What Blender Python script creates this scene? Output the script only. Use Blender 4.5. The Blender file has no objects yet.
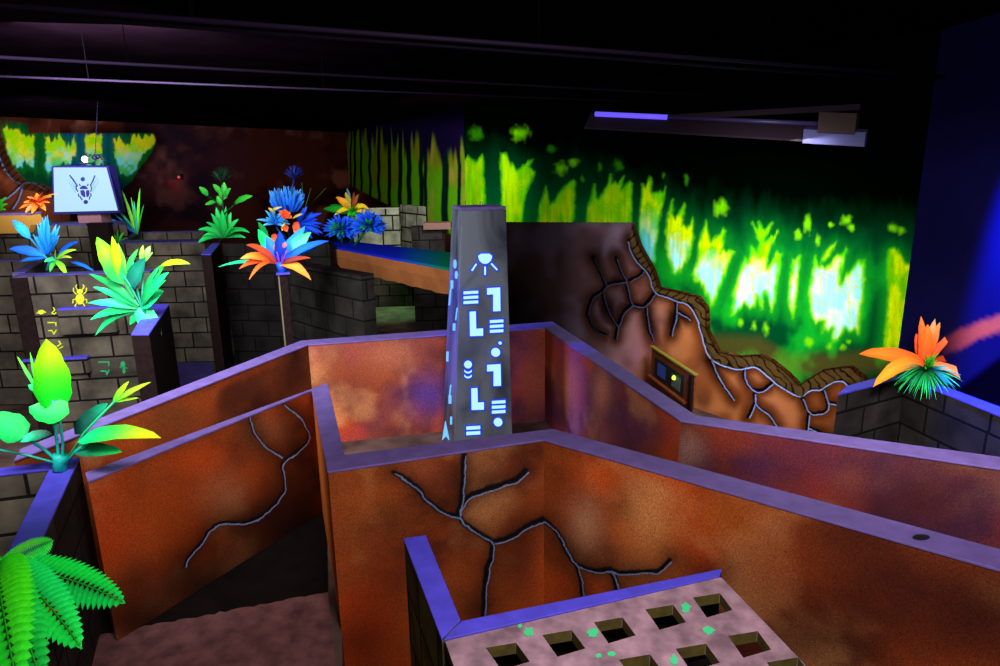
import bpy, bmesh, math, random
import numpy as np
from mathutils import Vector, Matrix

random.seed(7)
scene = bpy.context.scene
COL = scene.collection

# ------------------------------------------------------------------ camera
CAM_H = 3.1
FPX = 667.0
PITCH = math.radians(14.06)
ROLL = math.asin(0.06 * math.tan(PITCH))
_f = Vector((0, math.cos(PITCH), -math.sin(PITCH)))
_r0 = Vector((1, 0, 0))
_u0 = Vector((0, math.sin(PITCH), math.cos(PITCH)))
_r = _r0 * math.cos(ROLL) - _u0 * math.sin(ROLL)
_u = _u0 * math.cos(ROLL) + _r0 * math.sin(ROLL)
EYE = Vector((0, 0, CAM_H))

cam_data = bpy.data.cameras.new('camera')
cam_data.sensor_width = 36.0
cam_data.lens = 36.0 * FPX / 1000.0
cam_data.clip_start = 0.05
cam = bpy.data.objects.new('camera', cam_data)
COL.objects.link(cam)
m = Matrix((( _r.x, _u.x, -_f.x, 0), (_r.y, _u.y, -_f.y, 0), (_r.z, _u.z, -_f.z, CAM_H), (0, 0, 0, 1)))
cam.matrix_world = m
scene.camera = cam


def ray(px, py):
    return _f + _r * ((px - 500.0) / FPX) - _u * ((py - 333.0) / FPX)


def W(px, py, z):
    """point where the sight line through a photo position meets the height z"""
    d = ray(px, py)
    return EYE + d * ((z - CAM_H) / d.z)


def P(px, py, y):
    """point on the sight line at depth y"""
    d = ray(px, py)
    return EYE + d * (y / d.y)


def on_plane(px, py, p, n):
    d = ray(px, py)
    return EYE + d * ((p - EYE).dot(n) / d.dot(n))


def on_wall(px, py, a, b):
    n = Vector((-(b.y - a.y), b.x - a.x, 0))
    return on_plane(px, py, Vector((a.x, a.y, 0)), n)


def proj(V):
    """photo positions of an array of points"""
    V = np.asarray(V, dtype=float) - np.array(EYE)
    zf = V @ np.array(_f)
    return 500 + FPX * (V @ np.array(_r)) / zf, 333 - FPX * (V @ np.array(_u)) / zf


# ------------------------------------------------------------------ numbers
def lin(h):
    h = h.lstrip('#')
    out = []
    for i in (0, 2, 4):
        c = int(h[i:i + 2], 16) / 255
        out.append(c / 12.92 if c <= .04045 else ((c + .055) / 1.055) ** 2.4)
    return tuple(out)


def _hash(ix, iy, seed):
    v = np.sin(ix * 127.1 + iy * 311.7 + seed * 74.7) * 43758.5453
    return v - np.floor(v)


def vnoise(x, y, seed=0):
    ix = np.floor(x); iy = np.floor(y)
    fx = x - ix; fy = y - iy
    fx = fx * fx * (3 - 2 * fx); fy = fy * fy * (3 - 2 * fy)
    a = _hash(ix, iy, seed); b = _hash(ix + 1, iy, seed)
    c = _hash(ix, iy + 1, seed); d = _hash(ix + 1, iy + 1, seed)
    return (a * (1 - fx) + b * fx) * (1 - fy) + (c * (1 - fx) + d * fx) * fy


def fbm(x, y, seed=0, oct=4):
    s = 0; a = .5; t = 0
    for i in range(oct):
        s = s + a * vnoise(x * 2 ** i, y * 2 ** i, seed + i * 13); t += a; a *= .5
    return s / t


def sstep(e0, e1, x):
    t = np.clip((x - e0) / (e1 - e0), 0, 1)
    return t * t * (3 - 2 * t)


def mixc(a, b, t):
    a = np.asarray(a, dtype=float); b = np.asarray(b, dtype=float)
    t = np.asarray(t)[..., None]
    return a * (1 - t) + b * t


def seg_dist(x, y, pts):
    best = np.full(x.shape, 1e9)
    for (x0, y0), (x1, y1) in zip(pts[:-1], pts[1:]):
        dx, dy = x1 - x0, y1 - y0
        L = dx * dx + dy * dy + 1e-9
        t = np.clip(((x - x0) * dx + (y - y0) * dy) / L, 0, 1)
        best = np.minimum(best, np.hypot(x - x0 - t * dx, y - y0 - t * dy))
    return best


def poly_sd(x, y, pts):
    """signed distance to a polygon, negative inside"""
    d = seg_dist(x, y, list(pts) + [pts[0]])
    ins = np.zeros(x.shape, dtype=bool)
    n = len(pts)
    for i in range(n):
        x0, y0 = pts[i]; x1, y1 = pts[(i + 1) % n]
        c = ((y0 > y) != (y1 > y)) & (x < (x1 - x0) * (y - y0) / ((y1 - y0) or 1e-9) + x0)
        ins ^= c
    return np.where(ins, -d, d)


def smooth_line(pts, it=2):
    for _ in range(it):
        q = [pts[0]]
        for a, b in zip(pts[:-1], pts[1:]):
            q.append((a[0] * .75 + b[0] * .25, a[1] * .75 + b[1] * .25))
            q.append((a[0] * .25 + b[0] * .75, a[1] * .25 + b[1] * .75))
        q.append(pts[-1]); pts = q
    return pts


def zm(ox, oy, s, pts):
    return [(ox + x / s, oy + y / s) for x, y in pts]


# ------------------------------------------------------------------ objects
def tag(o, label=None, cat=None, group=None, kind=None):
    if label: o['label'] = label
    if cat: o['category'] = cat
    if group: o['group'] = group
    if kind: o['kind'] = kind
    return o


def empty(name, loc, label, cat, group=None):
    o = bpy.data.objects.new(name, None)
    o.empty_display_size = .1
    COL.objects.link(o)
    o.location = loc
    return tag(o, label, cat, group)


class MB:
    """collects vertices, faces, colours and links them as one mesh object"""
    def __init__(s):
        s.v = []; s.f = []; s.c = []; s.m = []; s.uv = {}

    def add(s, verts, faces, col=(1, 1, 1), mi=0):
        o = len(s.v)
        s.v += [tuple(p) for p in verts]
        if len(verts) and hasattr(col[0], '__len__'):
            s.c += [tuple(c) for c in col]
        else:
            s.c += [tuple(col)] * len(verts)
        for f in faces:
            s.f.append([i + o for i in f]); s.m.append(mi)
        return o

    def prism(s, ring, off, col=(1, 1, 1), mi=0):
        n = len(ring)
        ring = [Vector(p) for p in ring]
        vs = ring + [p + Vector(off) for p in ring]
        fs = [list(range(n))[::-1], list(range(n, 2 * n))]
        fs += [[i, (i + 1) % n, (i + 1) % n + n, i + n] for i in range(n)]
        s.add(vs, fs, col, mi)

    def box(s, c, sx, sy, sz, rz=0, col=(1, 1, 1), mi=0):
        """box standing on c"""
        R = Matrix.Rotation(rz, 3, 'Z')
        ring = [Vector(c) + R @ Vector((x * sx / 2, y * sy / 2, 0)) for x, y in ((-1, -1), (1, -1), (1, 1), (-1, 1))]
        s.prism(ring, (0, 0, sz), col, mi)

    def tube(s, pts, r, n=8, col=(1, 1, 1), mi=0):
        pts = [Vector(p) for p in pts]
        rs = r if isinstance(r, (list, tuple)) else [r] * len(pts)
        vs = []; fs = []
        for i, p in enumerate(pts):
            t = (pts[min(i + 1, len(pts) - 1)] - pts[max(i - 1, 0)]).normalized()
            h = Vector((0, 0, 1)) if abs(t.z) < .9 else Vector((1, 0, 0))
            a = t.cross(h).normalized(); b = t.cross(a)
            for k in range(n):
                q = 2 * math.pi * k / n
                vs.append(p + (a * math.cos(q) + b * math.sin(q)) * rs[i])
        for i in range(len(pts) - 1):
            for k in range(n):
                fs.append([i * n + k, i * n + (k + 1) % n, (i + 1) * n + (k + 1) % n, (i + 1) * n + k])
        fs.append(list(range(n))[::-1]); fs.append([(len(pts) - 1) * n + k for k in range(n)])
        s.add(vs, fs, col, mi)

    def ball(s, c, r, col=(1, 1, 1), mi=0, nu=10, nv=6, sz=1.0):
        vs = [Vector(c) + Vector((0, 0, -r * sz))]
        for j in range(1, nv):
            ph = math.pi * j / nv - math.pi / 2
            for i in range(nu):
                th = 2 * math.pi * i / nu
                vs.append(Vector(c) + Vector((r * math.cos(ph) * math.cos(th), r * math.cos(ph) * math.sin(th), r * sz * math.sin(ph))))
        vs.append(Vector(c) + Vector((0, 0, r * sz)))
        fs = [[0, 1 + (i + 1) % nu, 1 + i] for i in range(nu)]
        for j in range(nv - 2):
            for i in range(nu):
                a = 1 + j * nu
                fs.append([a + i, a + (i + 1) % nu, a + nu + (i + 1) % nu, a + nu + i])
        a = 1 + (nv - 2) * nu
        fs += [[a + i, a + (i + 1) % nu, len(vs) - 1] for i in range(nu)]
        s.add(vs, fs, col, mi)

    def build(s, name, mat, parent=None, smooth=False):
        me = bpy.data.meshes.new(name)
        loc = Vector((0, 0, 0))
        if parent is not None:
            q = parent
            while q is not None:
                loc += Vector(q.location); q = q.parent
        elif s.v:
            A = np.array(s.v)
            loc = Vector(((A[:, 0].min() + A[:, 0].max()) / 2, (A[:, 1].min() + A[:, 1].max()) / 2, A[:, 2].min()))
        me.from_pydata([(v[0] - loc.x, v[1] - loc.y, v[2] - loc.z) for v in s.v], [], s.f)
        mats = mat if isinstance(mat, (list, tuple)) else [mat]
        for k in mats: me.materials.append(k)
        me.polygons.foreach_set('material_index', s.m)
        if len(s.f) < 4000 and not smooth:
            bmq = bmesh.new(); bmq.from_mesh(me); bmesh.ops.recalc_face_normals(bmq, faces=bmq.faces); bmq.to_mesh(me); bmq.free()
        ca = me.color_attributes.new('paint', 'FLOAT_COLOR', 'POINT')
        C = np.ones((len(s.v), 4), dtype=np.float32)
        C[:, :3] = np.array(s.c, dtype=np.float32).reshape(-1, 3)
        ca.data.foreach_set('color', C.ravel())
        if smooth:
            me.polygons.foreach_set('use_smooth', [True] * len(me.polygons))
        # wall coordinates: metres along the face and up, for the masonry
        me.update()
        uv = me.uv_layers.new(name='metres')
        dat = np.zeros((len(me.loops), 2), dtype=np.float32)
        if len(me.polygons) < 4000:
            for p in me.polygons:
                n = p.normal
                if abs(n.z) > .7: t = Vector((1, 0, 0)); up = Vector((0, 1, 0))
                else:
                    t = Vector((-n.y, n.x, 0)).normalized(); up = Vector((0, 0, 1))
                for li in p.loop_indices:
                    w = Vector(me.vertices[me.loops[li].vertex_index].co) + loc
                    dat[li] = (w.dot(t), w.dot(up))
            uv.data.foreach_set('uv', dat.ravel())
        o = bpy.data.objects.new(name, me)
        COL.objects.link(o)
        if parent is not None: o.parent = parent
        else: o.location = loc
        return o


# ------------------------------------------------------------------ materials
def new_mat(name):
    mt = bpy.data.materials.new(name); mt.use_nodes = True
    nt = mt.node_tree
    return mt, nt, nt.nodes['Principled BSDF']


def mat_plain(name, col, rough=.6, spec=.3, noise=0, nscale=20, metal=0, bump=0):
    mt, nt, b = new_mat(name)
    b.inputs['Roughness'].default_value = rough
    b.inputs['Specular IOR Level'].default_value = spec
    b.inputs['Metallic'].default_value = metal
    b.inputs['Base Color'].default_value = (*col, 1)
    if noise or bump:
        tc = nt.nodes.new('ShaderNodeTexCoord')
        nz = nt.nodes.new('ShaderNodeTexNoise'); nz.inputs['Scale'].default_value = nscale; nz.inputs['Detail'].default_value = 5
        nt.links.new(tc.outputs['Object'], nz.inputs['Vector'])
        if noise:
            rp = nt.nodes.new('ShaderNodeValToRGB')
            rp.color_ramp.elements[0].position = .3; rp.color_ramp.elements[1].position = .7
            rp.color_ramp.elements[0].color = (*[c * (1 - noise) for c in col], 1)
            rp.color_ramp.elements[1].color = (*[min(1, c * (1 + noise)) for c in col], 1)
            nt.links.new(nz.outputs['Fac'], rp.inputs['Fac']); nt.links.new(rp.outputs['Color'], b.inputs['Base Color'])
        if bump:
            bp = nt.nodes.new('ShaderNodeBump'); bp.inputs['Strength'].default_value = bump; bp.inputs['Distance'].default_value = .01
            nt.links.new(nz.outputs['Fac'], bp.inputs['Height']); nt.links.new(bp.outputs['Normal'], b.inputs['Normal'])
    return mt


def mat_paint(name, rough=.75, spec=.2, grain=.25, gscale=160, trans=0):
    """painted colour kept on the mesh, with a fine sprayed grain"""
    mt, nt, b = new_mat(name)
    b.inputs['Roughness'].default_value = rough
    b.inputs['Specular IOR Level'].default_value = spec
    at = nt.nodes.new('ShaderNodeAttribute'); at.attribute_name = 'paint'
    if grain:
        tc = nt.nodes.new('ShaderNodeTexCoord')
        nz = nt.nodes.new('ShaderNodeTexNoise'); nz.inputs['Scale'].default_value = gscale; nz.inputs['Detail'].default_value = 3
        nt.links.new(tc.outputs['Object'], nz.inputs['Vector'])
        mr = nt.nodes.new('ShaderNodeMapRange')
        mr.inputs['From Min'].default_value = .3; mr.inputs['From Max'].default_value = .7
        mr.inputs['To Min'].default_value = 1 - grain; mr.inputs['To Max'].default_value = 1 + grain
        nt.links.new(nz.outputs['Fac'], mr.inputs['Value'])
        vm = nt.nodes.new('ShaderNodeVectorMath'); vm.operation = 'SCALE'
        nt.links.new(at.outputs['Color'], vm.inputs[0]); nt.links.new(mr.outputs['Result'], vm.inputs['Scale'])
        nt.links.new(vm.outputs['Vector'], b.inputs['Base Color'])
    else:
        nt.links.new(at.outputs['Color'], b.inputs['Base Color'])
    return mt


def mat_emit(name, col, s):
    mt, nt, b = new_mat(name)
    b.inputs['Base Color'].default_value = (0, 0, 0, 1)
    b.inputs['Emission Color'].default_value = (*col, 1)
    b.inputs['Emission Strength'].default_value = s
    return mt


def mat_brick(name, c1, c2, mortar, bw=.44, rh=.255, ms=.014, tint=(0.5, 0.6, 0.3), tf=.25):
    mt, nt, b = new_mat(name)
    b.inputs['Roughness'].default_value = .85
    b.inputs['Specular IOR Level'].default_value = .15
    uv = nt.nodes.new('ShaderNodeUVMap'); uv.uv_map = 'metres'
    br = nt.nodes.new('ShaderNodeTexBrick')
    br.inputs['Scale'].default_value = 1
    br.inputs['Brick Width'].default_value = bw; br.inputs['Row Height'].default_value = rh
    br.inputs['Mortar Size'].default_value = ms; br.inputs['Mortar Smooth'].default_value = .35
    br.inputs['Bias'].default_value = -.1
    br.offset = .42; br.squash = 1.35; br.squash_frequency = 3
    br.inputs['Color1'].default_value = (*c1, 1); br.inputs['Color2'].default_value = (*c2, 1)
    br.inputs['Mortar'].default_value = (*mortar, 1)
    nt.links.new(uv.outputs['UV'], br.inputs['Vector'])
    nz = nt.nodes.new('ShaderNodeTexNoise'); nz.inputs['Scale'].default_value = 3.2; nz.inputs['Detail'].default_value = 6
    nt.links.new(uv.outputs['UV'], nz.inputs['Vector'])
    mr = nt.nodes.new('ShaderNodeMapRange'); mr.inputs['From Min'].default_value = .3; mr.inputs['From Max'].default_value = .7
    mr.inputs['To Min'].default_value = .35; mr.inputs['To Max'].default_value = 1.5
    nt.links.new(nz.outputs['Fac'], mr.inputs['Value'])
    vm = nt.nodes.new('ShaderNodeVectorMath'); vm.operation = 'SCALE'
    nt.links.new(br.outputs['Color'], vm.inputs[0]); nt.links.new(mr.outputs['Result'], vm.inputs['Scale'])
    nz2 = nt.nodes.new('ShaderNodeTexNoise'); nz2.inputs['Scale'].default_value = 1.4
    nt.links.new(uv.outputs['UV'], nz2.inputs['Vector'])
    mr2 = nt.nodes.new('ShaderNodeMapRange'); mr2.inputs['From Min'].default_value = .48; mr2.inputs['From Max'].default_value = .7
    mr2.inputs['To Min'].default_value = 0; mr2.inputs['To Max'].default_value = tf
    nt.links.new(nz2.outputs['Fac'], mr2.inputs['Value'])
    mx = nt.nodes.new('ShaderNodeMix'); mx.data_type = 'RGBA'; mx.blend_type = 'MULTIPLY'
    nt.links.new(mr2.outputs['Result'], mx.inputs['Factor'])
    nt.links.new(vm.outputs['Vector'], mx.inputs[6]); mx.inputs[7].default_value = (*tint, 1)
    nt.links.new(mx.outputs[2], b.inputs['Base Color'])
    bp = nt.nodes.new('ShaderNodeBump'); bp.inputs['Strength'].default_value = .5; bp.inputs['Distance'].default_value = .01
    bp.invert = True
    nt.links.new(br.outputs['Fac'], bp.inputs['Height']); nt.links.new(bp.outputs['Normal'], b.inputs['Normal'])
    return mt


M_MURAL = mat_paint('airbrushed_mural', grain=.12, gscale=90, spec=.0)
M_WALL = mat_paint('sprayed_rock_paint', grain=.4, gscale=120, rough=.6)
M_LEAF = mat_paint('fluorescent_leaf', rough=.45, spec=.3, grain=.12, gscale=60)
M_CAP = mat_plain('violet_cap_paint', (.155, .10, .335), .6, .3, noise=.16, nscale=9, bump=.15)  # white cap paint's ultraviolet glow is put into the cap colours
M_CAPB = mat_plain('blue_cap_paint', (.065, .05, .50), .55, .3, noise=.16, nscale=9, bump=.15)
M_CAPF = mat_plain('dim_violet_cap_paint', (.055, .04, .20), .55, .3, noise=.35, nscale=9, bump=.15)
M_BRICK = mat_brick('stone_block', lin('#5c5347'), lin('#423b35'), (.004, .003, .003))
M_BRICKD = mat_brick('dark_stone_block', lin('#2c2725'), lin('#1f1a1a'), (.002, .0015, .0015))
M_BRICKL = mat_brick('pale_stone_block', lin('#b0b098'), lin('#8c9078'), (.008, .009, .008), bw=.56, rh=.34, ms=.022, tint=(.75, .85, .42))
M_BRICKY = mat_brick('ochre_stone_block', lin('#8c7f45'), lin('#5e5634'), (.004, .003, .003), bw=.3, rh=.3)
M_POST = mat_plain('dark_post_and_shade', (.012, .006, .006), .8, .05, noise=.3)
M_HANG = mat_plain('black_hanger', (.002, .0015, .003), .9, .0)
M_BLACK = mat_plain('black_metal', (.01, .01, .012), .5, .3)

# ------------------------------------------------------------------ rooms shell
P0 = P(-60, 170, 13.0)
P1 = P(348, 165, 22.0)
P2 = P(465, 170, 13.2)
P3 = P(909, 270, 6.3)
P4 = P(1190, 330, 3.7)
CEIL = 4.2


def grid_wall(name, a, b, z0, z1, nu, nv, paint, thick=.12, away=True, zr=None):
    """wall slab a-b whose near face is a fine grid carrying the painted picture"""
    a = Vector((a.x, a.y, 0)); b = Vector((b.x, b.y, 0))
    n = Vector((-(b.y - a.y), b.x - a.x, 0)).normalized()
    if n.dot(Vector((0, 1, 0))) < 0: n = -n
    mb = MB()
    us = np.linspace(0, 1, nu + 1)
    zs = np.linspace(z0, z1, nv + 1) if zr is None else zr
    nv = len(zs) - 1
    U, Z = np.meshgrid(us, zs)
    L = (b - a).length
    X = a.x + (b.x - a.x) * U; Y = a.y + (b.y - a.y) * U
    V = np.stack([X.ravel(), Y.ravel(), Z.ravel()], 1)
    px, py = proj(V)
    C = paint(px, py, U.ravel() * L, Z.ravel())
    F = []
    w = nu + 1
    for j in range(nv):
        for i in range(nu):
            F.append([j * w + i, j * w + i + 1, (j + 1) * w + i + 1, (j + 1) * w + i])
    mb.add(V.tolist(), F, C.tolist())
    t = n * thick
    ring = [Vector((a.x, a.y, z0)), Vector((b.x, b.y, z0)), Vector((b.x, b.y, z1)), Vector((a.x, a.y, z1))]
    vs = ring + [p + t for p in ring]
    mean = C.mean(0)
    mb.add(vs, [[5, 4, 7, 6], [4, 5, 1, 0], [3, 2, 6, 7], [0, 3, 7, 4], [1, 5, 6, 2]], tuple(mean * .6))
    return mb


# ---- paint functions -------------------------------------------------
GREEN_D = np.array(lin('#00401e')); GREEN_B = np.array(lin('#0a9a24'))

GAPS = [zm(460, 110, 5.55, q) for q in (
    [(10, 270), (60, 265), (90, 290), (125, 262), (132, 330), (140, 540), (140, 660), (10, 660)],
    [(225, 240), (250, 250), (290, 300), (320, 330), (400, 280), (385, 325), (412, 345), (395, 400), (360, 480), (340, 660), (230, 660), (232, 480), (225, 360)],
    [(475, 435), (490, 470), (500, 520), (530, 490), (560, 455), (590, 420), (640, 400), (640, 540), (620, 660), (428, 660), (445, 530)])] + [zm(570, 150, 5.55, q) for q in (
    [(135, 190), (145, 260), (165, 280), (195, 220), (230, 145), (225, 200), (262, 175), (300, 150), (285, 220), (320, 190), (345, 180), (338, 440), (92, 440), (98, 320), (120, 250)],
    [(400, 175), (420, 200), (450, 150), (450, 230), (480, 240), (525, 215), (515, 290), (495, 400), (480, 520), (470, 630), (430, 600), (385, 520), (388, 380), (395, 260)])] + [zm(650, 190, 4.757, q) for q in (
    [(110, 40), (105, 110), (120, 130), (165, 70), (155, 170), (170, 180), (205, 140), (205, 220), (190, 300), (165, 350), (130, 405), (110, 390), (80, 310), (75, 230), (80, 130)],
    [(265, 145), (280, 210), (290, 250), (320, 210), (355, 190), (350, 250), (340, 290), (400, 285), (380, 330), (360, 390), (340, 450), (310, 510), (285, 570), (270, 510), (240, 440), (215, 440), (200, 395), (225, 330), (235, 250)],
    [(485, 155), (515, 190), (515, 150), (535, 190), (585, 150), (560, 200), (545, 240), (610, 200), (580, 250), (555, 310), (560, 370), (600, 300), (625, 310), (615, 400), (600, 480), (580, 580), (560, 520), (545, 490), (530, 570), (510, 500), (500, 560), (450, 545), (420, 570), (385, 610), (395, 500), (420, 400), (450, 310), (470, 350), (480, 270), (510, 290), (520, 240)])] + [zm(780, 210, 4.164, q) for q in (
    [(55, 200), (85, 195), (80, 260), (65, 400), (50, 450), (32, 380), (38, 300)],
    [(145, 190), (160, 225), (190, 235), (235, 195), (280, 165), (262, 220), (250, 310), (300, 240), (355, 195), (352, 290), (340, 420), (325, 520), (305, 500), (270, 500), (250, 530), (215, 550), (220, 490), (190, 500), (175, 520), (180, 470), (140, 465), (125, 420), (120, 320), (135, 240)],
    [(235, 135), (205, 190), (172, 220), (185, 185), (205, 155)],
    [(455, 170), (490, 165), (520, 215), (560, 230), (560, 400), (540, 600), (428, 600), (440, 500), (450, 350), (445, 230)])]
BLOBS = [(520, 133, 11, 9), (476, 133, 9, 9), (551, 149, 5, 5), (561, 169, 8, 9), (573.5, 163, 7, 6), (582.5, 179, 2, 5), (663.5, 175, 2.4, 5), (686, 180, 3.5, 7), (600, 168, 2.5, 6), (618, 165, 6, 8),
         (721.5, 208, 9, 9.5), (807, 224, 4, 11), (798, 235, 4, 6), (846, 221, 7, 6), (851.5, 226.5, 4, 5), (831, 225.5, 2.4, 4), (892, 228, 6, 6), (902, 231, 5, 5), (818, 241, 3, 7),
         (809, 342, 5, 6), (829, 346, 3, 5), (842.5, 348, 3.6, 4), (848, 341, 3, 3), (766, 329, 4, 8), (754, 326, 3, 6), (740, 322, 3, 5), (697, 278, 3, 7)]
PALMS = [(820, 272, 13), (848, 286, 13), (752, 270, 11), (768, 262, 9), (714, 262, 9), (680, 232, 8), (650, 212, 8), (612, 205, 9), (516, 186, 9), (795, 275, 5), (836, 265, 9), (555, 210, 8)]


def paint_forest(px, py, u, z):
    n1 = fbm(px / 26, py / 34, 3)
    bg = mixc(GREEN_D, GREEN_B, sstep(.35, .7, n1) * sstep(190, 330, py + (px - 700) * -.05))
    top = np.interp(px, [460, 520, 600, 700, 800, 915], [164, 172, 184, 218, 234, 238])
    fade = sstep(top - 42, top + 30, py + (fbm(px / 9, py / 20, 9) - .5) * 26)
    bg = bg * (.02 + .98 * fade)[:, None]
    bg = mixc(bg, lin('#7a4a10'), sstep(18, 2, np.abs(py - np.interp(px, [700, 760, 790, 870], [345, 348, 366, 362]))) * .3 * (px > 690))
    jx = px + (fbm(px / 5, py / 7, 21) - .5) * 3.5
    jy = py + (vnoise(px / 3.0, py / 30, 5) - .5) * 6
    sd = np.full(px.shape, 1e9)
    for g in GAPS:
        sd = np.minimum(sd, poly_sd(jx, jy, g))
    inside = sstep(2.4, -2.2, sd)
    glow = sstep(16, 0, sd)
    hb = np.interp(px, [640, 670, 700, 760, 830], [214, 224, 246, 252, 250]) + (fbm(px / 6, py / 9, 3) - .5) * 26
    hot = sstep(636, 660, px) * sstep(885, 872, px) * sstep(hb + 2, hb + 34, py)
    yel = mixc(lin('#6fd000'), lin('#cdec00'), sstep(.3, .7, fbm(px / 8, py / 14, 17)))
    yel = mixc(yel, lin('#72c400'), (px < 640) * .6)
    core = mixc(lin('#d8ffd0'), lin('#9cf4ff'), sstep(.3, .6, fbm(px / 12, py / 16, 31) + .15 * (px < 720)))
    br = mixc(yel, core, hot * sstep(-.5, -6, sd) * .95)
    br = mixc(br, lin('#39b6e0'), sstep(668, 640, px) * sstep(205, 250, py) * (px > 634) * .8)
    # little palms inside the bright clearings
    pal = np.zeros(px.shape)
    for cx, cy, r in PALMS:
        dx, dy = px - cx, py - cy
        rr = np.hypot(dx, dy) + 1e-6; th = np.arctan2(dy, dx)
        ray_ = np.abs(np.sin(th * 4.5 + cx)) < .35 + .1 * rr / r
        pal = np.maximum(pal, sstep(r, r * .6, rr) * ray_)
        pal = np.maximum(pal, (np.abs(dx - dy * .05) < 1.0) * (dy > 0) * (dy < r * 3.2) * .8)
    br = mixc(br, lin('#c9dd00'), pal * .9 * (hot * .6 + .4))
    streak = vnoise(px / 2.2, py / 22, 41)
    br = br * (.72 + .4 * streak)[:, None]
    br = mixc(br, lin('#28c800'), sstep(-3.4, .5, sd) * .8)
    C = mixc(bg, lin('#18c21c'), glow * .35 * fade * sstep(180, 300, py))
    C = mixc(C, br, inside)
    for cx, cy, rx, ry in BLOBS:
        q = np.hypot((jx - cx) / rx, (py + (jy - py) * .4 - cy) / ry)
        a = sstep(1.15, .1, q + (vnoise(px / 3, py / 4, 8) - .5) * .5)
        C = mixc(C, lin('#6fd400') if cy > 190 or cx in (520, 561, 573.5) else lin('#2f8408'), a * .9)
    # the paint dims out to the left
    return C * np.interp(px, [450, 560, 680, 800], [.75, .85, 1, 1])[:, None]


def rock_tone(px, py, seed, pale, mid, dark):
    n = fbm(px / 34, py / 30, seed)
    C = mixc(dark, mid, sstep(.25, .55, n))
    return mixc(C, pale, sstep(.55, .8, fbm(px / 20, py / 22, seed + 5)))


def cracks(C, px, py, lines, core=1.6, halo=9, hi=.8, off=(1.2, 1.5), dark=.10, wob=1.6, hw=.75):
    wx = px + (fbm(px / 7, py / 7, 55) - .5) * wob * 2
    wy = py + (fbm(px / 7, py / 7, 66) - .5) * wob * 2
    d = np.full(px.shape, 1e9); h = np.full(px.shape, 1e9)
    for l in lines:
        l = smooth_line(l, 2)
        d = np.minimum(d, seg_dist(wx, wy, l))
        h = np.minimum(h, seg_dist(wx - off[0], wy - off[1], l))
    C = C * (1 - (1 - dark) * .75 * np.exp(-(d / halo) ** 1.3))[:, None]
    C = mixc(C, (.003, .002, .004), sstep(core * 1.7, core * .6, d))
    C = mixc(C, (.34, .46, .85), sstep(hw * 1.3, hw * .45, h) * hi)
    return C, d


STRIPES = [(351, 1.0), (355, 1.4), (361, 1.3), (370, 1.5), (379, 1.8), (389.5, 2), (400, 2.4), (409, 2.8), (421, 2.6), (425.5, 2), (445, 4), (459, 2)]


def paint_forest_side(px, py, u, z):
    n = fbm(px / 12, py / 30, 12)
    C = mixc(lin('#7d8a10'), lin('#5fae12'), sstep(.3, .7, n + (py - 165) / 160))
    C = mixc(C, lin('#a59a38'), sstep(.5, .8, fbm(px / 6, py / 25, 2)) * sstep(385, 440, px))
    for x, w in STRIPES:
        d = np.abs(px - x + (vnoise(py / 14, px * 0 + x, 4) - .5) * 1.5)
        C = mixc(C, lin('#03231c'), sstep(w * 1.15, w * .6, d))
    ty = np.interp(px, [348, 380, 420, 465], [136, 138, 148, 152]) + (vnoise(px / 2.3, px * 0, 77) - .5) * 26
    a = sstep(ty - 8, ty + 9, py)
    C = mixc(lin('#150b30'), C, a) * (.15 + .85 * sstep(112, 132, py))[:, None]
    low = np.interp(px, [346, 385, 425, 470], [183, 203, 221, 244])
    rock = rock_tone(px, py, 61, lin('#7a4636'), lin('#4a2118'), lin('#200c09'))
    return mixc(C, rock, sstep(low - 1.2, low + 1.2, py))


LGAPS = [zm(0, 120, 5.88, q) for q in (
    [(20, 60), (60, 40), (110, 55), (140, 90), (205, 95), (195, 280), (170, 270), (150, 230), (130, 290), (80, 270), (40, 190)],
    [(265, 100), (320, 110), (350, 80), (385, 110), (400, 150), (440, 100), (445, 230), (380, 260), (310, 280), (290, 320), (270, 280)],
    [(500, 88), (600, 86), (605, 262), (510, 262), (500, 150)],
    [(665, 130), (700, 100), (740, 150), (790, 88), (860, 88), (915, 105), (910, 160), (850, 200), (800, 290), (750, 340), (710, 320), (680, 250)])]
LROCK = [(0, 128), (6, 150), (14, 168), (26, 181), (42, 184), (58, 192), (70, 205), (70, 260), (-80, 260), (-80, 128)]
LROCK_IN = [(-5, 146), (0, 160), (6, 172), (14, 181), (22, 183), (32, 181), (44, 188)]


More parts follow.
